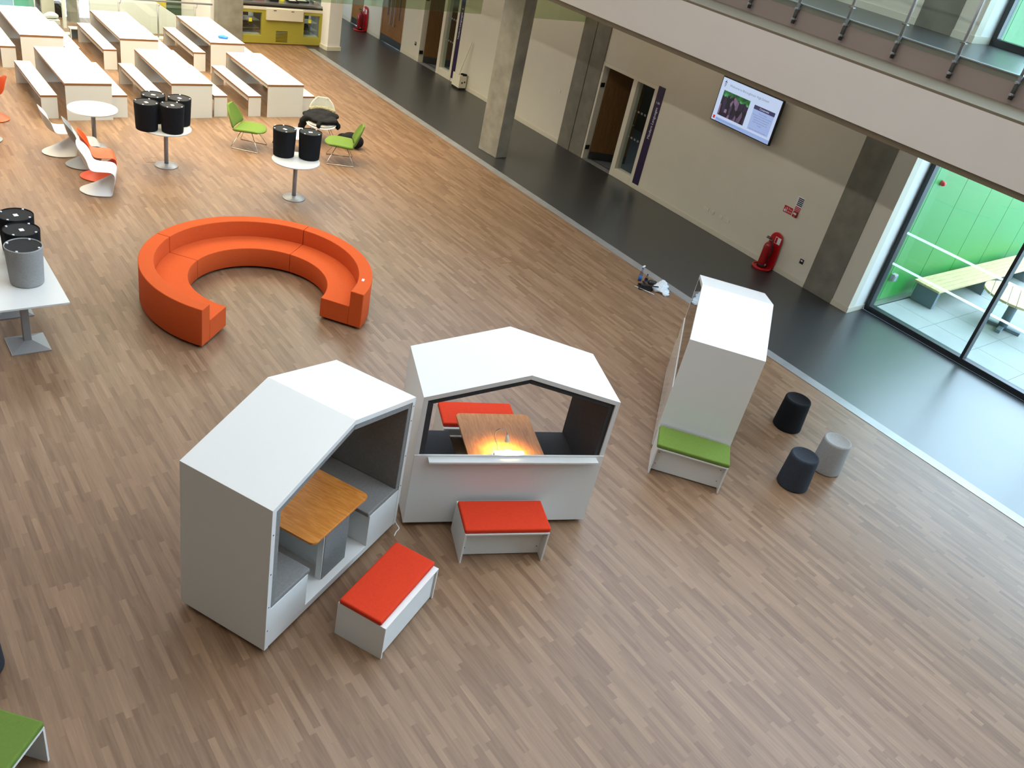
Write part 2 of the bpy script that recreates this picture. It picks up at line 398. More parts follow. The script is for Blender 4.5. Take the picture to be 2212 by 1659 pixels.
d=bpy.data.objects.new('door_3',None); C.objects.link(d); d['kind']='structure'; d.location=(XW,0,0)
bm=nb(); box(bm,-.01,.1,25.77,25.79,0,2.2); box(bm,-.01,.1,24.38,24.40,0,2.2); obj('door_frame',bm,'frame_white',d)
for a,b,hy in ((25.085,25.77,25.2),(24.40,25.083,24.97)):
    lf=one('door_leaf','door_l',d,(.03,.08,a,b,.22,2.19),bevel=.003)
    one('kick_plate','kick',lf,(.024,.08,a,b,.01,.22))
    one('vision_panel','black',lf,(.026,.03,(a+b)/2-.03,(a+b)/2+.03,.85,1.9))
    one('door_handle','steel',lf,(-.03,-.01,hy-.012,hy+.012,.6,1.5),(-.01,.03,hy-.012,hy+.012,.62,.65),(-.01,.03,hy-.012,hy+.012,1.45,1.48))
d=bpy.data.objects.new('door_4',None); C.objects.link(d); d['kind']='structure'; d.location=(XW,0,0)
lf=one('door_leaf','door_l',d,(.03,.08,26.98,27.77,.2,2.2)); one('kick_plate','kick',lf,(.024,.03,26.98,27.77,.01,.2))

# ------------------------------------------------------------------ wall fittings
def sign(yr,yl,label,num):
    s=thing('room_sign',label,'sign',(XW,0,0),0,'purple department signs by the classroom doors')
    one('sign_board','purple',s,(-.012,0,yr,yl,.1,2.41),bevel=.002)
    yc=(yr+yl)/2
    text('lettering','Modern Languages',.098,'paper',wallmtx((-.0135,yc-.005,1.585),True),s)
    text('room_number',num,.066,'paper',wallmtx((-.0135,yc,2.05)),s)
sign(13.224,13.43,'purple vertical sign with white lettering beside the nearer classroom door','1-86')
sign(21.29,21.465,'purple vertical sign beside the far classroom door, behind the white box with a board','1-87')
# television
tv=thing('television','wall mounted television showing a school welcome slide','television',(XW,0,0))
Y0,Y1,Z0,Z1=10.055,11.655,2.277,3.185
one('housing','black',tv,(-.17,-.10,Y0,Y1,Z0,Z1),(-.10,-.001,10.5,11.2,2.45,3.0),bevel=.006)
def emis(name,rgb,st=1.): return pm(name,(0,0,0),.3,emit=rgb,es=st)
SE=.8
E={k:emis('screen_'+k,c,SE) for k,c in dict(bg=(206,224,255),head=(58,58,96),body=(168,190,240),bar=(160,186,238),txt=(120,130,160),wt=(225,230,255),red=(220,40,30),ink=(14,22,24)).items()}
def photo_mat():
    m=pm('screen_photo',(0,0,0),.3,emit=(0,0,0),es=SE); nt=m.node_tree; b=nt.nodes['Principled BSDF']; L=nt.links.new
    tc=nd(nt,'ShaderNodeTexCoord'); sp=nd(nt,'ShaderNodeSeparateXYZ'); L(tc.outputs['Object'],sp.inputs[0])
    v=nd(nt,'ShaderNodeTexVoronoi'); v.inputs['Scale'].default_value=14
    mp=nd(nt,'ShaderNodeMapping'); mp.inputs['Scale'].default_value=(1,1.2,.45); L(tc.outputs['Object'],mp.inputs[0]); L(mp.outputs[0],v.inputs['Vector'])
    r1=nd(nt,'ShaderNodeValToRGB'); e=r1.color_ramp.elements; e[0].color=lin((16,14,30)); e[1].color=lin((150,120,150)); e[0].position=.35; e[1].position=.98
    x=e.new(.7); x.color=lin((52,40,74)); s2=nd(nt,'ShaderNodeSeparateColor'); L(v.outputs['Color'],s2.inputs[0]); L(s2.outputs[0],r1.inputs[0])
    n=nd(nt,'ShaderNodeTexNoise'); n.inputs['Scale'].default_value=9; L(tc.outputs['Object'],n.inputs['Vector'])
    r2=nd(nt,'ShaderNodeValToRGB'); e=r2.color_ramp.elements; e[0].position=.35; e[1].position=.72; e[0].color=lin((16,70,30)); e[1].color=lin((120,190,150)); x=e.new(.55); x.color=lin((40,124,56)); L(n.outputs[0],r2.inputs[0])
    # people fill the lower part: line rises towards the left of the crowd
    h=mathn(nt,'ADD',sp.outputs[2],mathn(nt,'MULTIPLY',n.outputs[0],.2))
    f=mathn(nt,'GREATER_THAN',h,2.93)
    mx=nd(nt,'ShaderNodeMix',data_type='RGBA'); L(f,mx.inputs[0]); L(r1.outputs[0],mx.inputs[6]); L(r2.outputs[0],mx.inputs[7])
    L(mx.outputs[2],b.inputs['Emission Color']); return m
def scr(name,mat,a0,a1,b0,b1,lay=1,parent=None):
    y=lambda a:Y1-.02-a*(Y1-Y0-.04); z=lambda b:Z1-.02-b*(Z1-Z0-.04); x=-.1702-.0006*lay
    bm=nb(); box(bm,x-.0005,x,y(a1),y(a0),z(b1),z(b0)); return obj(name,bm,mat,parent or tv)
def stx(body,size,mat,a,b,lay=3,align='CENTER',parent=None):
    return text('slide_text',body,size,mat,wallmtx((-.1702-.0006*lay,Y1-.02-a*(Y1-Y0-.04),Z1-.02-b*(Z1-Z0-.04))),parent or tv,align,.0002)
sc=scr('screen',E['bg'],0,1,0,1,1)
scr('slide_photo',photo_mat(),.07,.53,.27,.85,2,sc); scr('slide_header',E['head'],.61,.955,.30,.39,2,sc); scr('slide_panel',E['body'],.61,.955,.39,.86,2,sc); scr('slide_footer',E['bar'],.07,1,.91,1,2,sc)
scr('slide_icon',E['red'],.02,.055,.89,.965,3,sc)
stx('Welcome to Boroughmuir High School',.066,E['txt'],.135,.13,3,'LEFT',sc)
stx('Corporate',.056,E['wt'],.78,.345,3,parent=sc)
for i,t in enumerate(('School of Rugby','The school is extremely committed to','achieving and providing learning','experience in an atmosphere','of learning and teaching in the','Strategy')): stx(t,.032,E['txt'],.78,.45+.052*i,3,parent=sc)
for i,t in enumerate(('Please do contact the school office',)): stx(t,.032,E['txt'],.78,.83,3,parent=sc)
stx('Welcome to the school, please sign in at reception',.034,E['txt'],.08,.945,3,'LEFT',sc)
# crest in the corner of the slide
bm=nb()
yc,zc=Y1-.02-.06*1.56,Z1-.02-.12*.868
for (dy,dz,w,h) in ((0,.03,.018,.02),(-.022,.02,.01,.012),(.022,.02,.01,.012),(0,.055,.008,.012),(-.018,-.01,.012,.01),(.018,-.01,.012,.01),(0,-.005,.008,.008),(.012,-.035,.014,.008),(-.012,-.035,.014,.008),(.004,-.06,.018,.008)):
    prism(bm,[(yc+dy-w,zc+dz),(yc+dy,zc+dz-h),(yc+dy+w,zc+dz),(yc+dy,zc+dz+h)],'x',-.1724,-.1718)
obj('slide_crest',bm,E['ink'],sc)
# sockets and switches
def plate(y,z,w,h,label,mat='frame_white',name='wall_socket',cat='socket',group=None,dark=False):
    s=thing(name,label,cat,(XW,y,z),0,group)
    one('face_plate',mat,s,(-.012,0,-w/2,w/2,-h/2,h/2),bevel=.003)
    if w>.12:
        for q in (-.035,.035): one('rocker','white_paint' if not dark else 'steel',s,(-.016,-.012,q-.008,q+.008,.005,.03))
    else: one('rocker','white_paint' if not dark else 'paper',s,(-.016,-.012,-.022,.022,.002,.03))
g='cream wall plates low on the corridor wall'
plate(11.117,.446,.148,.088,'cream double wall socket, farthest left of the four in a row',group=g)
plate(10.92,.446,.088,.088,'small cream data plate, second from left of the four low wall plates',group=g)
plate(10.682,.443,.088,.088,'small cream data plate, third from left of the four low wall plates',group=g)
plate(10.506,.445,.148,.088,'cream double wall socket, nearest right of the four in a row',group=g)
plate(8.461,.464,.088,.10,'black wall socket between fire extinguisher and concrete pilaster','black','wall_socket','socket',None,True)
plate(23.575,.483,.088,.10,'black wall socket left of the far classroom door','black','wall_socket','socket',None,True)
plate(16.651,1.248,.088,.088,'cream light switch left of the tall double pilaster','frame_white','light_switch','switch')
# fire notices
n=thing('fire_notice','blue and red fire action notice above the red call point','sign',(XW,8.995,1.475))
one('notice_board','paper',n,(-.006,0,-.083,.083,-.155,.14),bevel=.002)
for i,z in enumerate((.11,.075,.04,.005,-.03)): one('printed_line','navy',n,(-.008,-.006,-.075,.055,z-.011,z+.011))
for z in (-.075,-.105,-.135): one('printed_line','red_pl',n,(-.008,-.006,-.075,.065,z-.011,z+.011))
s=thing('fire_call_point_sign','small red sign with hand symbol reading fire alarm','sign',(XW,9.19,1.265))
one('sign_board','red_pl',s,(-.006,0,-.105,.105,-.07,.07),bevel=.003)
text('lettering','Fire',.052,'paper',wallmtx((-.0072,-.045,.026)),s); text('lettering','alarm',.045,'paper',wallmtx((-.0072,-.045,-.028)),s)
bm=nb(); lathe(bm,[(.0,0),(.022,0.0)],14) if False else box(bm,-.008,-.006,.048,.088,-.05,-.008); box(bm,-.008,-.006,.06,.068,-.008,.035); box(bm,-.008,-.006,.02,.034,-.05,.045); obj('hand_symbol',bm,'paper',s)
s=thing('fire_call_point','dark red square break glass call point under the blue notice','fire alarm',(XW,8.988,1.262))
one('case','red_paint',s,(-.045,0,-.052,.052,-.06,.06),bevel=.008); one('glass_insert','paper',s,(-.047,-.045,-.035,.035,-.008,.028)); one('key_slot','paper',s,(-.047,-.045,-.006,.006,-.042,-.028))
# extinguisher on its stand
def extinguisher(y,label_stand,label_ext,extra=False):
    st=thing('extinguisher_stand',label_stand,'stand',(XW-.02,y,0))
    bm=nb(); seg=28
    outl=[(-.36+.0*0,0)]
    pts=[(-.19+.185*math.cos(a),.19*math.sin(a)) for a in [2*PI*i/seg for i in range(seg)]]
    prism(bm,pts,'z',0,.03); obj('tray',bm,'red_pl',st,.008)
    bm=nb(); tube(bm,[(p[0],p[1],.035) for p in pts],.018,8,True); obj('tray_rim',bm,'red_pl',st)
    prof=[(.17,.02),(.17,.30),(.15,.62)]+[(.15*math.cos(t),.62+.16*math.sin(t)) for t in [PI/2*i/6 for i in range(1,6)]]
    poly=prof+[(0,.78)]+[(-a,b) for a,b in prof[::-1]]
    bm=nb(); prism(bm,poly,'x',-.045,-.008); obj('back_board',bm,'red_pl',st,.012)
    lb=nb(); box(lb,-.048,-.045,-.12,.02,.55,.69); lo=obj('instruction_label',lb,'paper',st)
    lb=nb(); box(lb,-.0495,-.048,-.04,.01,.56,.68); obj('printed_block',lb,'red_pl',lo)
    if extra: one('instruction_label','paper',st,(-.048,-.045,.05,.12,.6,.72))
    ex=thing('fire_extinguisher',label_ext,'fire extinguisher',(XW-.20,y+.02,.03))
    bm=nb(); lathe(bm,[(.092,.02),(.098,.03),(.098,.44),(.088,.49),(.055,.535),(.026,.55),(.026,.565)],28); obj('cylinder',bm,'red_paint',ex)
    bm=nb(); lathe(bm,[(.098,0),(.102,.01),(.102,.055),(.0985,.062)],28); obj('base_ring',bm,'black',ex)
    bm=nb(); lathe(bm,[(.022,.56),(.022,.585),(.03,.588),(.03,.60)],14); obj('valve',bm,'chrome',ex)
    bm=nb(); box(bm,-.015,.015,-.01,.12,.60,.612); box(bm,-.015,.015,-.01,.11,.63,.64); b2=obj('lever',bm,'black',ex); 
    bm=nb(); tube(bm,smoothpath([(-.02,-.01,.585),(-.03,-.09,.53),(-.03,-.125,.40),(-.03,-.11,.25),(-.03,-.098,.10)],6),.011,8); obj('hose',bm,'black',ex)
    bm=nb(); tube(bm,[(-.03,-.098,.10),(-.03,-.096,.05)],.014,8); obj('nozzle',bm,'steel',ex)
extinguisher(9.16,'red plastic stand against wall under the fire notices','dark red fire extinguisher standing in the nearer wall stand')
extinguisher(26.75,'red plastic stand at the far dark end of the corridor','dark red fire extinguisher at the far end of corridor',True)
# white box with board leaning
bx=thing('cleaning_box','white open box with black holes standing below the far purple sign','box',(15.0,20.8,0),math.radians(-3))
bm=nb(); box(bm,-.03,-.018,-.2,.2,.06,.42); box(bm,-.018,.20,-.2,-.188,.06,.40); box(bm,.20,.212,-.2,.2,.06,.36); box(bm,-.018,.2,.188,.2,.06,.36); box(bm,-.018,.2,-.188,.188,.06,.075); obj('box_shell',bm,'frame_white',bx,.004)
bm=nb(); box(bm,-.02,.2,-.19,.19,0,.06); obj('plinth',bm,'black',bx)
for zz,yy in ((.21,.05),(.23,.13)):
    bm=nb(); lathe(bm,[(.026,0),(.026,.004)],14); o=obj('hand_hole',bm,'black',bx); o.location=(yy+.02,-.2,zz); o.rotation_euler=(PI/2,0,0)
bm=nb(); prism(bm,[(-.012,-.02),(.012,-.02),(.012,.02),(-.012,.02)],'z',0,1.3)
o=obj('wooden_board',bm,'frame_white',None,.004); o.location=(14.985,20.84,.08); o.rotation_euler=(math.radians(10),math.radians(8.5),0); tag(o,'pale wooden board leaning on the wall out of the white box','board')
blob('black_bin_liner',[(15.13,20.62,.43,.09,.05,.035),(15.16,20.66,.40,.06,.06,.05),(15.07,20.66,.44,.07,.05,.03)],'coat',voxel=.015); o=bpy.data.objects['black_bin_liner']; tag(o,'crumpled black bin liner hanging over the white box','bin liner')

# ------------------------------------------------------------------ balustrade on the upper floor
b=thing('glass_balustrade','glass balustrade with steel posts along the upper walkway','railing',(12.95,0,0))
for k in range(0,13):
    y=8.06-.944*(k-6)*1.0 if False else 8.06+.944*(5-k)
    if y>16 or y<1.0: continue
    bm=nb(); rod(bm,(0,y,5.0),(0,y,6.2),.021,12); p=obj('post',bm,'steel',b)
    bm=nb(); rod(bm,(0,y,4.80),(0,y,5.12),.03,12); obj('post_sleeve',bm,'skin_grey',p)
    for z in (4.87,5.03):
        bm=nb(); box(bm,-.045,.05,y-.028,y+.028,z-.014,z+.014); rod(bm,(-.06,y,z),(-.04,y,z),.02,10); obj('bracket',bm,'steel',p,.003)
    one('glass_clamp','chrome',p,(-.03,.045,y-.04,y+.04,5.275,5.29))
    one('glass_panel','glass',b,(.03,.04,y-.925,y-.02,5.02,6.12))
bm=nb(); rod(bm,(0,1.0,6.2),(0,15.0,6.2),.024,12); obj('handrail',bm,'steel',b)
# hanging glass smoke screen between atrium and canteen
s=thing('smoke_screen','clear glass screen hanging high across the hall before the canteen','glass screen',(0,16.3,0))
for a,b2 in ((3.2,5.3),(5.31,8.6),(8.61,12.12)): one('glass_panel','glassg',s,(a,b2,-.006,.006,3.03,5.2))
for a,b2 in ((13.62,14.86),(14.868,XW-.005)): one('glass_panel','glassg',s,(a,b2,-.006,.006,3.03,3.855))
one('edge_channel','steel',s,(13.6,13.615,-.01,.01,3.02,3.855))
one('top_rail','steel',s,(3.2,12.12,-.02,.02,5.2,5.25)); 
for x_ in (4.,6.5,9.,11.5):
    bm=nb(); rod(bm,(x_,0,5.25),(x_,0,13.0),.006,6); obj('suspension_wire',bm,'steel',s)

# ------------------------------------------------------------------ study pods
PW,PD=2.124,.96
def pod(label,loc,rz,flip,pad,board=False):
    """open side at local v=0, half-height panel at v=PD; flip swaps them"""
    p=thing('study_pod',label,'study pod',loc,rz,'house shaped white study pods')
    V=(lambda a,b:(PD-b,PD-a)) if flip else (lambda a,b:(a,b))
    hs,hr,t=1.727,2.033,.05
    hi,ri=1.688,1.981
    def pr(name,pts,a,b,mat,bev=.003,par=None):
        bm=nb(); A,B=V(a,b); prism(bm,pts,'y',A,B); return obj(name,bm,mat,par or p,bev)
    sl='gloss_white' if board else 'white'
    pr('side_panel',[(0,.06),(t,.06),(t,hi),(0,hs)],0,PD,'white',.0015); pr('side_panel',[(PW,.06),(PW,hs),(PW-t,hi),(PW-t,.06)],0,PD,'white',.0015)
    pr('roof_panel',[(0,hs),(t,hi),(PW/2,ri),(PW/2,hr)],0,PD,'white',.0015); pr('roof_panel',[(PW,hs),(PW/2,hr),(PW/2,ri),(PW-t,hi)],0,PD,'white',.0015)
    pr('base',[(t,.062),(PW-t,.062),(PW-t,.14),(t,.14)],.004,PD,'white')
    q=.062
    for s in (0,1):
        f=(lambda u:u) if s==0 else (lambda u:PW-u)
        pr('wall_padding',[(f(t),.605),(f(t+q),.605),(f(t+q),hi-.045),(f(t),hi-.004)],.006,PD-.015,pad,.006)
        pr('roof_padding',[(f(t+.004),hi-.006),(f(t+q),hi-.046),(PW/2 if s==0 else PW/2,ri-.062),(PW/2,ri-.003)],.006,PD-.015,pad,.006)
        bm=nb(); A,B=V(.003,PD-.02); u0,u1=sorted((f(t),f(.57))); box(bm,u0,u1,A,B,.14,.55); obj('seat_box',bm,'white',p,.003)
        bm=nb(); A,B=V(.006,PD-.025); u0,u1=sorted((f(t+.003),f(.60))); box(bm,u0,u1,A,B,.55,.602); obj('seat_cushion',bm,pad,p,.012)
    bm=nb(); A,B=V(PD-.012,PD+.008); box(bm,.002,PW-.002,A,B,.062,1.003); obj('back_panel',bm,sl,p,.002)
    if not board:
        bm=nb(); A,B=V(PD+.008,PD+.10); box(bm,.145,2.035,A,B,.962,.984); obj('shelf',bm,'white',p,.003)
    if board:
        bm=nb(); A,B=V(PD-.012,PD-.001); prism(bm,[(t,1.003),(PW-t,1.003),(PW-t,hi),(PW/2,ri),(t,hi)],'y',A,B); obj('screen_panel',bm,'screen_glass',p)
    # table
    A,B=V(.015,.938); r=.06; oc=[]
    u0,u1=.635,1.51; 
    cs=[(u0,A),(u1,A),(u1,B),(u0,B)]
    for i,(cu,cv) in enumerate(cs):
        du=r if cu==u0 else -r; dv=r if cv==A else -r; st=[PI,1.5*PI,0,.5*PI][i]
        for k in range(7):
            a=st+PI/2*k/6; oc.append((cu+du+r*math.cos(a),cv+dv+r*math.sin(a)))
    bm=nb(); prism(bm,oc,'z',.835,.86); obj('table_top',bm,'oak_top',p,.004)
    A,B=V(.085,.15); ped=one('table_pedestal','white',p,(.90,1.292,A,B,.14,.834),bevel=.003)
    A,B=V(.079,.084); one('front_insert',pad,ped,(.914,1.29,A,B,.142,.834))
    A,B=V(.151,.85); one('table_core','white',p,(1.03,1.16,A,B,.14,.834),bevel=.003)
    for (u,v) in ((.12,.12),(PW-.12,.12),(.12,PD-.12),(PW-.12,PD-.12)):
        bm=nb(); rod(bm,(u-.012,v,.028),(u+.012,v,.028),.028,14); box(bm,u-.02,u+.02,v-.02,v+.02,.045,.0625); obj('castor',bm,'black',p)
    if not board and not flip:
        for z in (1.63,1.45,1.0,.6,.3):
            for u in ((.025,) if z!=1.63 else ())+((PW-.025,) if z>.5 else ()):
                bm=nb(); rod(bm,(u,-.0025,z),(u,.002,z),.007,10); obj('bolt',bm,'skin_grey',p)
    return p
pod('white study pod at front left, open side with grey seats facing right',(2.275,4.672,0),.464,False,'pad_g')
pod('white study pod in the middle with a lit lamp over its oak table',(4.243,5.59,0),-.4005,True,'pad')
pod('tall white study pod at right seen end on behind the green bench',(8.69,4.748,0),.68,False,'pad',True)

# benches beside the pods
def study_bench(label,loc,rz,mat,cv,pv,grp='white box benches with coloured cushions'):
    b=thing('box_bench',label,'bench',loc,rz,grp)
    W,D,H=.93,.52,.413
    for u in (0,W-.02): one('side_panel','white',b,(u,u+.02,0,D,0,H-.018),bevel=.0015)
    one('seat_board','white',b,(0,W,0,D,H-.018,H),bevel=.0015)
    one('back_panel','white',b,(.02,W-.02,pv,pv+.018,.02,H-.018))
    bm=nb(); box(bm,-.006,W+.006,cv,cv+.457,H,H+.058); obj('cushion',bm,mat,b,.018,seg=3)
    for (u,z) in ((.06,.3),(.87,.3),(.87,.12),(.06,.12)):
        if pv>.05:
            bm=nb(); rod(bm,(u,pv-.004,z),(u,pv+.001,z),.006,8); obj('bolt',bm,'black',b)
    return b
study_bench('box bench with orange red cushion pulled out before the front left pod',(3.172,4.152,0),.466,'red',.052,.02)
study_bench('box bench with orange red cushion against panel of the middle pod',(4.51,4.851,0),-.409,'red',.007,.11)
study_bench('box bench with orange red cushion seen through the middle pod, on its far side',(5.296,6.488,0),-.412,'red',.03,.38)
study_bench('box bench with lime green cushion against the right hand pod end',(7.656,5.122,0),-.864,'green',0,.09)
study_bench('box bench with lime green cushion cut off at bottom left corner',(-.178,3.87,0),.75,'green',0,.40)
study_bench('box bench with lime green cushion almost hidden behind far end of right hand pod',(10.752,6.423,0),2.25,'green',0,.09)

# white supply unit and lamp on the middle pod's table
PM=Matrix.Translation((4.243,5.59,0))@Matrix.Rotation(-.4005,4,'Z')
def onpod(u,v,z): return PM@Vector((u,v,z))
u=thing('white_supply_unit','flat white box on the oak table under the lit lamp','box',onpod(1.07,.1,.86),-.4005)
one('case','white_gl',u,(-.17,.17,-.05,.05,0,.085),bevel=.004); one('carry_tab','white_gl',u,(-.03,.03,.048,.062,.075,.085)); one('logo_strip','greyfab',u,(-.02,.02,-.042,-.034,.085,.0862))
l=thing('gooseneck_lamp','small gooseneck lamp with white shade lit over the oak table','lamp',onpod(.945,.175,.86),-.4005)
bm=nb(); lathe(bm,[(.03,0),(.03,.012),(.012,.02),(.012,.05)],16); box(bm,-.05,0,-.01,.012,0,.03); obj('clamp_base',bm,'white_gl',l)
bm=nb(); tube(bm,smoothpath([(0,0,.04),(0,.0,.12),(-.045,.03,.22),(-.045,.03,.31),(0,.02,.35),(.05,0,.335),(.068,-.01,.29)],8),.0055,8); obj('gooseneck',bm,'chrome',l)
bm=nb(); lathe(bm,[(.014,.0),(.018,-.012),(.037,-.09),(.034,-.09),(.015,-.012)],18,cap0=True,cap1=False); sh=obj('lamp_shade',bm,'white_gl',l,smooth=True); sh.scale=(.82,.82,.82); sh.location=(.07,-.012,.29); sh.rotation_euler=(math.radians(-14),math.radians(-10),0)
bm=nb(); lathe(bm,[(.024,-.07),(.024,-.066)],14); o=obj('lamp_bulb',bm,'lampglow',sh)
# cable between pods
bm=nb(); tube(bm,smoothpath([(4.20,5.86,.22),(4.215,5.75,.10),(4.208,5.66,.008),(4.195,5.57,.008),(4.14,5.535,.008),(4.09,5.49,.008)],8),.006,6); tag(obj('power_cable',bm,'paper'),'white power cable on floor in gap between the two pods','cable')

# ------------------------------------------------------------------ round sofa
SC=(4.7615,10.6969); Ro,Rb,Ri,hb,hs_=1.630,1.428,.984,.600,.349
def arc(bm,r0,r1,z0,z1,a0,a1,n=40):
    vs=[]
    for i in range(n+1):
        a=a0+(a1-a0)*i/n; ca,sa=math.cos(a),math.sin(a)
        vs.append([bm.verts.new((r*ca,r*sa,z)) for r,z in ((r0,z0),(r1,z0),(r1,z1),(r0,z1))])
    for p,q in zip(vs,vs[1:]):
        for k in range(4):
            f=bm.faces.new((p[k],p[(k+1)%4],q[(k+1)%4],q[k])); f.smooth=(k in(1,3))
    bm.faces.new(vs[0]); bm.faces.new(vs[-1][::-1])
for (d0,d1,lab) in ((130.35,221.1,'orange curved sofa section on the left of the ring'),(39.07,130.35,'orange curved sofa section at the back of the ring'),(-51.81,39.07,'orange curved sofa section on the right with a white tag')):
    s=thing('curved_sofa_section',lab,'sofa',(*SC,0),0,'orange round sofa sections')
    g=math.radians(.12); a0,a1=math.radians(d0)+g,math.radians(d1)-g
    bm=nb(); arc(bm,Ri,Rb,.04,hs_,a0,a1); obj('seat',bm,'orange',s,.008)
    bm=nb(); arc(bm,Rb,Ro,.04,hb,a0,a1); obj('backrest',bm,'orange',s,.010)
    bm=nb(); arc(bm,Ri+.06,Ro-.05,.0,.04,a0+.04,a1-.04); obj('plinth',bm,'black',s)
    if d0<0:
        a=math.radians(-35.3); o=one('care_tag','paper',s,(-.035,.035,-.018,.018,0,.003)); o.location=(1.50*math.cos(a),1.50*math.sin(a),hb); o.rotation_euler=(0,0,.9)

# ------------------------------------------------------------------ felt stools
def stool_up(label,x,y,mat,rz=0):
    s=thing('felt_stool',label,'stool',(x,y,0),rz,'felt drum stools')
    bm=nb(); lathe(bm,[(.204,.004),(.210,.012),(.210,.03),(.190,.45),(.189,.475),(.183,.491),(.172,.497)],44,cap1=False); obj('body',bm,mat,s)
    bm=nb(); lathe(bm,[(.172,.497),(.163,.497),(.150,.488),(.12,.472),(.07,.461),(.008,.458)],44,cap0=False); obj('seat_pad',bm,mat,s)
    return s
st=stool_up('black felt stool at the back of the trio beside the right pod',10.57,5.055,'blackfab')
stool_up('light grey felt stool beside two dark stools',10.25,4.13,'greyfab')
stool_up('slate grey felt stool nearest the camera in the trio',9.455,4.11,'bluefab')
stool_up('dark felt stool cut off at the left edge near bottom',.205,5.60,'bluefab')
def stool_down(label,x,y,z,mat,rz,card=True,proto=None,grp='upturned felt stools stored on tables'):
    if proto is not None: return dup(proto,(x,y,z),rz,label,grp)
    s=thing('upturned_stool',label,'stool',(x,y,z),rz,grp)
    bm=nb(); lathe(bm,[(.176,.0),(.186,.008),(.189,.03),(.209,.48),(.209,.494),(.201,.497),(.198,.478)],44,cap1=False); obj('body',bm,mat,s)
    bm=nb(); lathe(bm,[(.1985,.478),(.1985,.484)],44); obj('underside',bm,'underside',s)
    for k in range(4):
        a=PI/4+k*PI/2; bm=nb(); lathe(bm,[(.014,.484),(.014,.498),(.009,.500)],10,c=(.182*math.cos(a),.182*math.sin(a))); obj('glide',bm,'paper',s)
    if card: one('sticker','paper',s,(-.022,.03,-.035,.035,.484,.4855))
    return s
dk=stool_down('upturned black stool, left of the pair on the small round table',6.775,14.39,.74,'blackfab',.5)
stool_down('upturned black stool, right of the pair on the small round table',7.19,14.20,.74,'blackfab',1.3,proto=dk)
G4='upturned felt stools stored on tables'
stool_down('upturned black stool, front left of the four on one table',4.80,15.86,.74,'blackfab',.2,proto=dk)
stool_down('upturned black stool, back left of the four on one table',5.055,16.27,.74,'blackfab',.9,proto=dk)
stool_down('upturned black stool, back right of the four on one table',5.465,16.085,.74,'blackfab',.4,proto=dk)
stool_down('upturned black stool, front right of the four on one table',5.205,15.70,.74,'blackfab',.0,proto=dk)
stool_down('upturned light grey stool nearest the end of the long white table',1.738,10.64,.74,'greyfab',.2,False)
stool_down('upturned black stool just behind the light grey one on long table',1.81,11.085,.74,'blackfab',.1,proto=dk)
stool_down('upturned black stool farthest back at the left edge on long table',1.836,11.525,.74,'blackfab',.1,proto=dk)

# ------------------------------------------------------------------ tables
def round_table(label,x,y,R=.43):
    t=thing('round_table',label,'table',(x,y,0),0,'round white pedestal tables')
    bm=nb(); lathe(bm,[(R-.006,.715),(R,.72),(R,.735),(R-.004,.74)],56); obj('table_top',bm,'white',t)
    bm=nb(); rod(bm,(0,0,.03),(0,0,.715),.038,18); obj('column',bm,'steel',t)
    bm=nb(); lathe(bm,[(.21,0),(.212,.008),(.205,.016),(.12,.032),(.042,.05)],40); obj('foot_plate',bm,'steel',t)
    return t
round_table('empty round white table beside the moulded chairs',4.18,16.98)
round_table('round white table carrying four upturned black stools',5.157,15.93,.45)
round_table('round white table carrying two upturned black stools',6.90,14.125)
t=thing('long_table','white rectangular table with square steel feet at left edge','table',(1.62,10.01,0))
one('table_top','white',t,(-.446,.446,0,1.98,.715,.74),bevel=.003)
for y in (.374,1.27):
    one('column','steel',t,(-.043,.043,y-.043,y+.043,.05,.715),bevel=.004)
    bm=nb(); A=[(-.22,y-.22),(.22,y-.22),(.22,y+.22),(-.22,y+.22)]; B=[(-.05,y-.05),(.05,y-.05),(.05,y+.05),(-.05,y+.05)]
    v0=[bm.verts.new((*p,0)) for p in A]; v1=[bm.verts.new((*p,.012)) for p in A]; v2=[bm.verts.new((*p,.085)) for p in B]
    bm.faces.new(v0[::-1]); bm.faces.new(v2)
    for a,b in ((v0,v1),(v1,v2)):
        for k in range(4): bm.faces.new((a[k],a[(k+1)%4],b[(k+1)%4],b[k]))
    obj('foot_plate',bm,'steel',t)
# canteen tables and benches
TW,TL=.87,2.47
def canteen_table(label):
    t=thing('canteen_table',label,'table',(0,0,0),0,'white canteen tables with plywood edges')
    bm=nb(); ply(bm,0,TW,0,TL,.695,.74,'z'); obj('table_top',bm,('white','birch'),t)
    for y in (.0,TL-.03):
        bm=nb(); ply(bm,0.004,TW-.004,y+(.003 if y==0 else 0),y+.03-(.003 if y else 0),0,.695,'y'); obj('end_panel',bm,('white','birch'),t)
    for x in (.10,TW-.13): bm=nb(); ply(bm,x,x+.03,.03,TL-.03,.58,.695,'x'); obj('apron',bm,('white','birch'),t)
    return t
tb=[(4.055,18.43,'front left'),(6.125,18.50,'front middle'),(8.25,18.50,'front right'),(3.975,21.76,'back left'),(6.055,21.79,'back middle'),(8.172,21.76,'back right')]
proto=None
desc={'front left':'white canteen table behind the empty round table, plywood edged','front middle':'white canteen table behind the four upturned black stools','front right':'white canteen table behind the coat draped chair','back left':'white canteen table at far left, behind another white table','back middle':'white canteen table in the back row, middle of three','back right':'white canteen table with a crumpled blue glove on it'}
for x,y,k in tb:
    if proto is None: proto=canteen_table(desc[k]); proto.location=(x,y,0)
    else: dup(proto,(x,y,0),0,desc[k])
BW,BL=.30,2.24
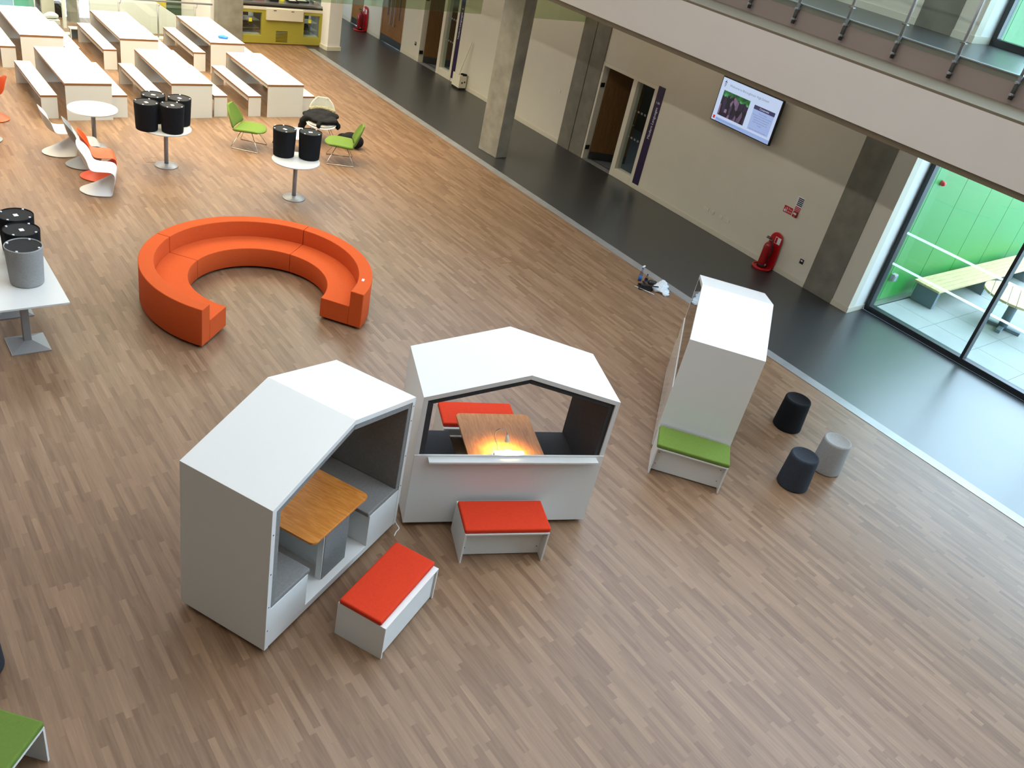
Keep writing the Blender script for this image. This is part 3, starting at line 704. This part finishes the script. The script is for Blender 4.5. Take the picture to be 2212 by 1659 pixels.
def canteen_bench(label):
    t=thing('canteen_bench',label,'bench',(0,0,0),0,'white canteen benches with plywood edges')
    bm=nb(); ply(bm,0,BW,0,BL,.424,.462,'z'); obj('seat_board',bm,('white','birch'),t)
    for y in (.0,BL-.03):
        bm=nb(); ply(bm,.004,BW-.004,y+(.003 if y==0 else 0),y+.03-(.003 if y else 0),0,.424,'y'); obj('end_panel',bm,('white','birch'),t)
    for x in (.05,.22):
        bm=nb(); ply(bm,x,x+.03,.03,BL-.03,.31,.424,'x'); obj('rail',bm,('white','birch'),t)
    return t
bl=[(3.635,18.56,'left of','front left'),(4.955,18.58,'right of','front left'),(5.715,18.56,'left of','front middle'),(7.06,18.58,'right of','front middle'),(7.835,18.57,'left of','front right'),(9.135,18.56,'right of','front right'),
    (3.585,21.85,'left of','back left'),(4.90,21.88,'right of','back left'),(5.695,21.86,'left of','back middle'),(6.985,21.88,'right of','back middle'),(7.79,21.87,'left of','back right'),(9.06,21.95,'right of','back right')]
short={'front left':'the front row table behind the empty round table','front middle':'the front row table behind the four stacked stools','front right':'the front row table behind the coat draped chair','back left':'the far left back row table','back middle':'the middle back row table','back right':'the back row table with the blue glove'}
pb=None
for x,y,side,k in bl:
    lab='white canteen bench on the '+side.split()[0]+' of '+short[k]
    if pb is None: pb=canteen_bench(lab); pb.location=(x,y,0)
    else: dup(pb,(x,y,0),0,lab)
blob('rubber_glove',[(8.62,22.2,.775,.10,.075,.045),(8.70,22.16,.77,.07,.06,.035),(8.6,22.27,.75,.05,.05,.018),(8.70,22.24,.748,.05,.03,.014)],'blue',voxel=.012,disp=.02,dscale=.06)
tag(bpy.data.objects['rubber_glove'],'crumpled blue rubber glove lying on white canteen table','glove')

# ------------------------------------------------------------------ moulded S chairs
def s_chair(label,x,y,rz,mat,proto=None,grp='moulded one piece S shaped chairs'):
    if proto is not None:
        o=proto.copy(); o.data=proto.data.copy(); o.data.materials.clear(); o.data.materials.append(M[mat]); C.objects.link(o)
    else:
        rows=[]  # (xc,zc, xe,ze, halfwidth)
        rows+=[(-.27,.84,-.26,.81,.11),(-.265,.81,-.24,.775,.175),(-.248,.73,-.18,.71,.225),(-.222,.62,-.12,.62,.246),(-.196,.54,-.10,.55,.252),(-.165,.465,-.085,.475,.252),(-.10,.418,-.055,.434,.250),(0,.406,.01,.424,.246),(.09,.408,.095,.424,.243),(.17,.413,.17,.426,.239),(.225,.413,.225,.42,.232)]
        rows+=[(.268,.39,.268,.388,.228),(.288,.352,.282,.335,.222),(.274,.328,.276,.25,.217),(.232,.300,.258,.15,.216),(.175,.262,.240,.055,.222),(.108,.216,.225,.0,.233),(.03,.166,.18,.0,.248),(-.05,.118,.10,.0,.260),(-.12,.077,.01,.0,.264),(-.19,.039,-.09,.0,.250),(-.245,.012,-.18,.0,.197),(-.278,.001,-.25,.0,.10)]
        n=13; bm=nb(); g=[]
        for i,(xc,zc,xe,ze,w) in enumerate(rows):
            r=[]
            for k in range(n):
                s=-1+2*k/(n-1); f=abs(s)**(2.4 if i<11 else 2.3)
                r.append(bm.verts.new((xc+(xe-xc)*f,s*w,zc+(ze-zc)*f+.006)))
            g.append(r)
        for a,b in zip(g,g[1:]):
            for k in range(n-1): bm.faces.new((a[k],a[k+1],b[k+1],b[k]))
        o=obj('moulded_chair',bm,mat,None,smooth=True)
        so=o.modifiers.new('thickness','SOLIDIFY'); so.thickness=.011; so.offset=1
        su=o.modifiers.new('smooth','SUBSURF'); su.levels=1; su.render_levels=2
    o.location=(x,y,0); o.rotation_euler=(0,0,rz); o.scale=(1.05,1.05,1.03); return tag(o,label,'chair',grp)
R_=math.radians
pc=s_chair('glossy white S shaped moulded chair, nearest of the row of four',3.69,14.955,R_(-20),'pw')
s_chair('orange S shaped moulded chair tucked behind the nearest white one',3.85,15.56,R_(-10),'po',pc)
s_chair('grey S shaped moulded chair between the orange and far white chairs',3.755,16.13,R_(-6),'pg',pc)
s_chair('white S shaped moulded chair beside the empty round table, farthest of row',3.515,16.76,R_(-4),'pw',pc)
s_chair('orange S shaped moulded chair cut off at upper left edge',2.79,18.62,R_(138),'po',pc)
s_chair('grey S shaped moulded chair barely visible at left edge',2.44,17.5,R_(172),'pg',pc)

# ------------------------------------------------------------------ lounge chairs with wire bases
def lounge(label,x,y,rz,mat,shell=None,grp='upholstered lounge chairs on wire sled bases'):
    c=thing('lounge_chair',label,'chair',(x,y,0),rz,grp)
    def sheet(rows,th,name,mt,nn=11,off=-1):
        bm=nb(); g=[]
        for (xc,zc,w,curl,fx) in rows:
            r=[]
            for k in range(nn):
                s=-1+2*k/(nn-1); f=abs(s)**2.5
                r.append(bm.verts.new((xc+fx*f,s*w,zc+curl*f)))
            g.append(r)
        for a,b in zip(g,g[1:]):
            for k in range(nn-1): bm.faces.new((a[k],a[k+1],b[k+1],b[k]))
        o=obj(name,bm,mt,c,smooth=True); m=o.modifiers.new('thickness','SOLIDIFY'); m.thickness=th; m.offset=off
        m=o.modifiers.new('soft','SUBSURF'); m.levels=1; m.render_levels=2; return o
    sheet([(.36,.385,.20,-.01,-.07),(.33,.418,.265,-.01,-.05),(.20,.435,.30,.01,0),(.0,.42,.315,.02,0),(-.16,.40,.315,.025,0),(-.27,.395,.30,.03,.02)],.06,'seat',mat)
    sheet([(-.25,.40,.305,.02,.05),(-.285,.50,.30,.01,.06),(-.33,.62,.275,0,.055),(-.37,.73,.23,-.01,.045),(-.395,.80,.165,-.025,.03),(-.40,.83,.09,-.03,.02)],.05,'backrest',mat,off=1)
    if shell:
        sheet([(.37,.35,.22,.0,-.06),(.34,.375,.29,.02,-.04),(.20,.372,.325,.05,0),(.0,.355,.335,.06,0),(-.20,.345,.33,.065,0),(-.30,.38,.31,.06,.02)],.012,'seat_shell',shell)
    for s in (-1,1):
        a=(.30,s*.30,.008); b=(-.28,s*.30,.008)
        pts=[(.08,s*.12,.38),(.29,s*.295,.02),a,b,(-.27,s*.295,.02),(-.10,s*.12,.37)]
        pts2=[Vector(pts[0]),Vector(pts[1]).lerp(Vector(pts[0]),.03),Vector((.285,s*.3,.008)),Vector((-.265,s*.3,.008)),Vector(pts[4]).lerp(Vector(pts[5]),.03),Vector(pts[5])]
        bm=nb(); tube(bm,pts2,.007,8); obj('wire_leg',bm,'chrome',c)
    bm=nb(); rod(bm,(.08,-.13,.375),(.08,.13,.375),.007,8); rod(bm,(-.10,-.13,.365),(-.10,.13,.365),.007,8); obj('cross_bar',bm,'chrome',c)
    return c
lounge('lime green lounge chair on wire base left of the low table, facing right',7.11,16.77,R_(-41),'green')
lounge('lime green lounge chair on wire base right of the low table, back to the right',8.72,15.80,R_(154),'green')
lounge('light grey lounge chair in white shell with a black coat draped on it',8.87,17.05,R_(-117),'upgrey','pw')
# coat draped on it, fur hood, bag behind
def at(x,y,rz):
    mt=Matrix.Translation((x,y,0))@Matrix.Rotation(rz,4,'Z'); return lambda u,v,z:tuple(mt@Vector((u,v,z)))
A=at(8.87,17.05,R_(-117))
co=[]
for (u,v,z,r,h) in ((.05,0,.50,.2,.075),(.12,.2,.49,.16,.07),(.05,-.22,.50,.17,.075),(-.1,.1,.53,.2,.1),(-.12,-.12,.53,.2,.1),(.2,.08,.485,.13,.06),(.18,-.1,.485,.13,.06),(-.2,0,.56,.14,.1),
    (.1,.31,.44,.08,.06),(.08,.36,.37,.06,.09),(.08,-.33,.45,.09,.09),(.05,-.39,.36,.08,.12),(.03,-.42,.25,.075,.14),(.02,-.43,.15,.07,.12),(.27,-.04,.46,.06,.06),(.34,-.06,.41,.05,.06),(-.12,.24,.52,.14,.06),(-.1,-.3,.5,.12,.06)):
    p=A(u,v,z); co.append((*p,r,r,h))
blob('coat',co,'coat',voxel=.022,disp=.03,dscale=.12); tag(bpy.data.objects['coat'],'black coat heaped over the light grey lounge chair','coat')
fu=[]
for k in range(9):
    t=-1+k/4; p=A(-.20+.03*t*t,.24*t,.635-.04*t*t); fu.append((*p,.055,.055,.055))
o=blob('hood_trim',fu,'fur',bpy.data.objects['coat'],voxel=.014,disp=.03,dscale=.03)
blob('shoulder_bag',[(9.33,16.55,.17,.23,.15,.165),(9.45,16.45,.15,.16,.14,.145),(9.22,16.66,.14,.15,.13,.135)],'coat',voxel=.02); tag(bpy.data.objects['shoulder_bag'],'black bag standing on floor behind the right green chair','bag')
# low table
t=thing('coffee_table','low white square table between the green lounge chairs','table',(7.93,16.42,0),R_(-22))
one('table_top','white',t,(-.38,.38,-.38,.38,.375,.40),bevel=.01)
for sx in (-1,1):
    for sy in (-1,1):
        bm=nb(); rod(bm,(sx*.28,sy*.28,.375),(sx*.40,sy*.40,.0),.012,8); obj('leg',bm,'steel',t)

# ------------------------------------------------------------------ litter by the floor strip
def bottle(label,x,y,spray):
    if spray:
        b=thing('spray_bottle',label,'bottle',(x,y,0),.3)
        bm=nb(); lathe(bm,[(.04,0),(.045,.008),(.045,.12),(.03,.19),(.016,.22),(.016,.245)],20,sy=.75); obj('bottle_body',bm,'clearpl',b)
        bm=nb(); lathe(bm,[(.042,.01),(.042,.09)],20,sy=.75); obj('label_wrap',bm,'blue',b)
        bm=nb(); lathe(bm,[(.019,.24),(.019,.265),(.014,.27)],14); obj('collar',bm,'blue',b)
        bm=nb(); box(bm,-.02,.065,-.014,.014,.268,.295); box(bm,.03,.042,-.008,.008,.235,.268); obj('trigger_head',bm,'white_gl',b,.006)
    else:
        b=thing('water_bottle',label,'bottle',(x,y,0))
        bm=nb(); lathe(bm,[(.028,0),(.033,.006),(.033,.13),(.022,.165),(.012,.18),(.012,.195)],20); obj('bottle_body',bm,'clearpl',b)
        bm=nb(); lathe(bm,[(.0338,.075),(.0338,.115)],20,cap0=False,cap1=False); obj('label_wrap',bm,'navy',b)
        bm=nb(); lathe(bm,[(.014,.19),(.014,.21)],14); obj('cap',bm,'navy',b)
bottle('tall clear spray bottle with blue trigger beside the floor strip',11.71,9.47,True)
bottle('small clear water bottle with dark blue label beside the spray bottle',11.70,9.31,False)
bb=[(11.87,9.05,.07,.13,.12,.075),(11.83,8.93,.04,.12,.09,.045),(11.95,9.10,.08,.08,.08,.075),(11.72,9.05,.05,.07,.09,.055),(11.78,8.84,.025,.07,.06,.03)]
blob('plastic_bag',bb,'bag',voxel=.014,disp=.05,dscale=.05); tag(bpy.data.objects['plastic_bag'],'crumpled translucent white plastic bag on the wood floor','bag')
d=thing('dustpan','black plastic dustpan lying on floor in front of the bottles','dustpan',(11.56,9.17,0),R_(-35))
bm=nb(); box(bm,-.13,.13,-.08,.08,0,.012); box(bm,-.13,.13,.07,.08,.012,.06); box(bm,-.13,-.12,-.08,.07,.012,.05); box(bm,.12,.13,-.08,.07,.012,.05); obj('pan',bm,'black',d,.004)
one('handle','black',d,(-.022,.022,.08,.22,.03,.055),bevel=.008)
d=thing('hand_brush','black hand brush lying on the dustpan','brush',(11.52,9.10,.06),R_(-30))
one('brush_back','black',d,(-.12,.10,-.025,.025,.035,.06),bevel=.01); one('bristles','underside',d,(-.115,.095,-.022,.022,0,.035)); one('handle','black',d,(.10,.22,-.014,.014,.04,.058),bevel=.006)
bm=nb(); rod(bm,(11.42,9.30,.012),(11.56,8.92,.012),.007,8); tag(obj('wooden_stick',bm,'paper'),'thin white stick lying under the black dustpan','stick')
blob('bin_bag',[(11.80,9.27,.05,.07,.06,.05),(11.86,9.22,.045,.05,.05,.045)],'kick',voxel=.012); tag(bpy.data.objects['bin_bag'],'dark green crumpled bag behind the plastic bag','bag')
# floor boxes
def floorbox(label,x,y,w,h):
    f=thing('floor_outlet',label,'floor outlet',(x,y,0),0,'flush floor outlet lids')
    bm=nb(); t=.008
    box(bm,-w,w,-h,-h+t,0,.0025); box(bm,-w,w,h-t,h,0,.0025); box(bm,-w,-w+t,-h+t,h-t,0,.0025); box(bm,w-t,w,-h+t,h-t,0,.0025); obj('lid_frame',bm,'birch',f)
    one('lid','floor',f,(-w+t,w-t,-h+t,h-t,0,.0012))
floorbox('square flush floor outlet lid right of the round sofa',9.50,10.85,.13,.11)
floorbox('square flush floor outlet lid left of the pedestal table with four stools',4.98,16.23,.13,.11)

# ------------------------------------------------------------------ servery
yk=24.6
k=thing('servery_counter','lime green servery counter with steel top between two pillars','counter',(0,yk,0))
bm=nb()
for (a,b2,z0,z1) in ((10.14,12.68,.03,.245),(10.14,12.68,.86,.945),(10.70,12.0,.245,.86),(12.50,12.68,.245,.86)): box(bm,a,b2,0,.09,z0,z1)
obj('front_panel',bm,'chartreuse',k,.003)
bm=nb(); box(bm,10.14,12.68,.02,.09,0,.03); obj('plinth',bm,'birch',k)
one('worktop','frame_white',k,(10.14,12.69,-.01,.9,.945,1.02),bevel=.004)
one('worktop_gap','black',k,(10.14,12.69,.012,.9,1.02,1.07))
one('steel_top','stainless',k,(10.14,12.69,.03,.95,1.07,1.13),bevel=.004)
dr=one('drawer_front','frame_white',k,(10.815,11.935,-.06,-.003,.685,1.0),bevel=.004)
for x in (11.06,11.60): one('finger_slot','black',dr,(x-.045,x+.045,-.0625,-.06,.94,.958))
bm=nb()
for i in range(8): box(bm,11.14,11.50,-.002,.004,.085+i*.04,.103+i*.04)
obj('vent_grille',bm,'black',k)
for a,b2 in ((10.14,10.70),(12.0,12.50)):
    one('display_pane','glass',k,(a,b2,.06,.066,.245,.86))
    one('cabinet_back','white',k,(a,b2,.6,.62,.245,.86),(a,b2,.1,.6,.245,.26))
    one('cabinet_shelf','stainless',k,(a,b2,.14,.6,.60,.62),(a,b2,.14,.6,.40,.412))
    one('cabinet_fitting','black',k,(a+.05,a+.28,.3,.55,.70,.8),(a+.05,a+.28,.3,.55,.44,.53))
for x,z in ((10.385,.645),(12.20,.69)): 
    tag(one('paper_note','yellow',None,(x-.045,x+.045,yk+.052,yk+.058,z-.05,z+.05)),'yellow square note stuck in the '+('left' if x<11 else 'right')+' servery window','note','yellow notes on the servery')
tag(one('steel_counter','stainless',None,(10.14,12.69,yk+1.6,yk+2.0,.0,1.05),bevel=.004),'steel back counter behind the servery','counter')
for i,(x,w,h,mt) in enumerate(((10.4,.2,.18,'skin_grey'),(10.75,.3,.12,'red_paint'),(11.15,.26,.16,'black'),(11.45,.1,.22,'yellow'),(11.75,.3,.12,'black'),(12.1,.36,.10,'black'),(12.45,.16,.16,'stainless'))):
    y_=yk+.35+.12*(i%2)
    tr=thing('serving_tray',('grey','dark red','black','yellow','small black','wide black','steel')[i]+' serving tray on the steel servery top','tray',(x,y_,1.13))
    bm=nb(); box(bm,-w/2,w/2,-.14,.14,0,.012); box(bm,-w/2,w/2,-.14,-.13,.012,h*.5); box(bm,-w/2,w/2,.13,.14,.012,h*.5); box(bm,-w/2,-w/2+.01,-.13,.13,.012,h*.5); box(bm,w/2-.01,w/2,-.13,.13,.012,h*.5); obj('tray_body',bm,mt,tr,.003)
    one('tray_contents','white_gl',tr,(-w/2+.03,w/2-.03,-.1,.1,.012,h*.35))
bm=nb(); box(bm,10.1,13.1,27.4,27.5,0,4); struct('wall_kitchen',bm,'kroom')
# guard rail with glass at the stair behind the tables
g=thing('guard_rail','steel guard rail with glass behind the canteen tables','railing',(0,24.62,0))
bm=nb(); rod(bm,(2.0,0,.985),(9.28,0,.985),.024,12); obj('handrail',bm,'steel',g)
for x in (2.93,3.91,4.89,5.87,6.85,7.83,8.81):
    bm=nb(); rod(bm,(x,0,0),(x,0,.90),.02,10); p=obj('post',bm,'steel',g)
    bm=nb(); tube(bm,smoothpath([(x,0,.87),(x+.03,-.03,.88),(x+.05,-.02,.93),(x+.05,0,.97)],5),.009,6); obj('rail_bracket',bm,'steel',p)
    if x<8.8: one('glass_panel','glass',g,(x+.02,x+.96,-.005,.005,.08,.90))
bm=nb(); box(bm,1.5,9.4,24.5,24.75,0,.06); struct('trim_7',bm,'frame_white')
bm=nb(); prism(bm,[(6.3,0),(9.1,0),(9.1,.14),(8.632,.42),(8.024,.782),(7.2,1.27),(6.3,1.27)],'y',25.2,25.3); struct('wall_stair',bm,'white_paint')
bm=nb(); box(bm,1.0,9.4,28.6,28.8,0,4); box(bm,9.3,9.4,24.8,28.6,0,4); box(bm,8.93,9.3,26.1,26.2,0,4); struct('wall_far_inner',bm,'white_paint')
tag(one('display_board','ybd',None,(7.9,8.50,26.0,26.05,0,1.6),bevel=.004),'mustard display board behind the guard rail','board')
tag(one('display_board','dkgreen',None,(8.51,8.92,26.0,26.05,0,1.6),bevel=.004),'dark green display board behind the guard rail','board')
tag(one('display_board','teal',None,(4.80,5.29,26.6,26.65,0,2),bevel=.004),'teal display board at the top left corner','board')
tag(one('display_board','ltblue',None,(3.0,4.79,26.6,26.65,0,2),bevel=.004),'light blue display board at the top left corner','board')
bm=nb(); box(bm,5.39,5.70,26.3,26.7,0,3); struct('wall_column.003',bm,'wall')
bm=nb(); box(bm,5.29,5.37,26.4,26.55,0,3); struct('wall_column.004',bm,'darkframe')
bm=nb(); box(bm,5.67,5.74,25.33,25.42,0,3); struct('wall_column.005',bm,'white_paint')
bm=nb(); box(bm,5.98,6.2,25.9,26.3,0,3); struct('wall_column.006',bm,'concrete')
tag(one('dark_cabinet','black',None,(5.72,5.92,26.4,26.7,0,.35),bevel=.005),'small dark cabinet between the far columns at upper left','cabinet')
t=thing('white_seat_block','low white box seat with open side past the far benches','bench',(5.58,24.275,0))
one('seat_board','white',t,(0,.55,0,.22,.25,.27)); one('side_panel','white',t,(0,.02,0,.05,0,.25)); one('side_panel','white',t,(.53,.55,0,.22,0,.25)); one('back_panel','bluegrey',t,(.02,.53,.16,.18,0,.25))
blob('white_sack',[(5.50,25.78,.20,.14,.12,.08),(5.40,25.80,.17,.1,.1,.06),(5.60,25.82,.17,.08,.1,.06)],'paper',voxel=.02); o=bpy.data.objects['white_sack']; tag(o,'white cloth bundle on low stand behind far left table','cloth')
tag(one('low_stand','white',None,(5.32,5.66,25.62,26.0,0,.11),bevel=.004),'low white stand under the white cloth bundle','stand')

# ------------------------------------------------------------------ outside
b=thing('outdoor_bench','long pale slatted bench outside against green cladding','bench',(17.47,6.55,0))
for i in range(5): one('slat','slat',b,(0,5.6,.004+.117*i,.117*(i+1)-.004,.405,.45),bevel=.004)
for x in (.10,2.35,4.6): one('concrete_leg','bluegrey',b,(x,x+.10,.04,.54,0,.405),bevel=.006)
t=thing('outdoor_table','round slatted wooden table outside beyond the glass','table',(18.56,5.50,0))
ring=.68; n=8
for i in range(n):
    y0=-ring+2*ring*i/n+.006; y1=-ring+2*ring*(i+1)/n-.006
    pts=[]
    N=10
    for q in range(N+1):
        yy=y0+(y1-y0)*q/N; pts.append((math.sqrt(max(0,ring*ring-yy*yy)),yy))
    poly=pts+[(-a,b_) for a,b_ in pts[::-1]]
    bm=nb(); prism(bm,poly,'z',.705,.75); o=obj('slat',bm,'slat',t); o.rotation_euler=(0,0,R_(20))
bm=nb(); lathe(bm,[(.09,0.),(.09,.70)],20); obj('column',bm,'bluegrey',t)
for a in (0.2,1.77,3.34,4.91):
    o=one('foot','bluegrey',t,(.08,.36,-.05,.05,0,.07),bevel=.006); o.rotation_euler=(0,0,a)
b=thing('alarm_sounder','round red alarm sounder on green cladding outside','alarm',(16.82,7.25,2.55))
bm=nb(); lathe(bm,[(.045,0),(.05,.01),(.05,.05),(.035,.085),(.012,.095)],20); o=obj('sounder_body',bm,'red_pl',b); o.rotation_euler=(PI/2,0,0)
bm=nb(); lathe(bm,[(.055,0),(.055,.012)],20); o=obj('mounting_ring',bm,'red_paint',b); o.rotation_euler=(PI/2,0,0)
b=thing('outdoor_socket_box','small grey socket box low on green cladding outside','socket',(16.66,7.25,.56))
one('case','greyfab',b,(-.07,.07,-.09,0,-.075,.075),bevel=.008); one('cover_flap','bluegrey',b,(-.06,.06,-.1,-.09,-.06,.05),bevel=.004)

# ------------------------------------------------------------------ light
def area(name,loc,size,power,col,target=None,sy=None,spread=None):
    l=bpy.data.lights.new(name,'AREA'); l.energy=power; l.color=col; l.size=size
    if sy: l.shape='RECTANGLE'; l.size_y=sy
    if spread: l.spread=spread
    o=bpy.data.objects.new(name,l); C.objects.link(o); o.location=loc
    d=(Vector(target)-Vector(loc)) if target else Vector((0,0,-1))
    o.rotation_euler=d.to_track_quat('-Z','Y').to_euler(); return o
area('skylight',(7.0,2.8,12.8),8,660,(.86,.93,1.0),None,18,R_(115))
area('canteen_lights',(6.4,20.6,5.6),9.5,1500,(1.0,.84,.55),None,12,R_(125))
area('gallery_strip_light',(-2.5,12,11.6),30,740,(1.0,.95,.87),(15.25,12,2.),.25)
area('corridor_lights',(14.2,19,3.8),.5,30,(1.0,.88,.68),None,20)
for x_ in (10.42,12.25): area('cabinet_fill',(x_,24.95,.84),.35,1.3,(1.0,.97,.9),None,.3)  # added fill, no known fitting, to lighten the inside of the servery windows
area('classroom_fill',(17.2,15,2.9),1.,14,(.9,.95,1.0),None,2)  # added fill, one per room, to lift the dark rooms behind the doors
area('classroom_fill',(17.2,22,2.9),1.,14,(.9,.95,1.0),None,2)
area('walkway_lights',(14,6,9.0),1.5,25,(1.0,.92,.84),None,14)
sp=bpy.data.lights.new('reading_lamp','SPOT'); sp.energy=85; sp.color=(1.0,.66,.30); sp.spot_size=R_(140); sp.spot_blend=.8; sp.shadow_soft_size=.03
o=bpy.data.objects.new('reading_lamp',sp); C.objects.link(o); o.location=onpod(1.035,.15,1.08); o.rotation_euler=(0,0,0)
W=bpy.data.worlds.new('sky'); S.world=W; W.use_nodes=True
bgn=W.node_tree.nodes['Background']; bgn.inputs[0].default_value=(.62,.79,1.0,1); bgn.inputs[1].default_value=8.2

# ------------------------------------------------------------------ camera
cd=bpy.data.cameras.new('camera'); cam=bpy.data.objects.new('camera',cd); C.objects.link(cam)
cd.sensor_fit='HORIZONTAL'; cd.sensor_width=36.; cd.lens=1849.445*36/2212; cd.clip_end=200; cd.clip_start=.05
r=Vector((.78668917,-.58565055,.19527822)); dn=Vector((-.19257098,-.5333278,-.82369768)); fw=Vector((.5865463,.61038913,-.53234251))
mm=Matrix((r,-dn,-fw)).transposed().to_4x4(); mm.translation=Vector((0,0,6.5)); cam.matrix_world=mm
S.camera=cam
S.view_settings.view_transform='Standard'; S.view_settings.look='None'; S.view_settings.gamma=1.; S.view_settings.exposure=0.
try: S.view_settings.use_curve_mapping=False
except Exception: pass
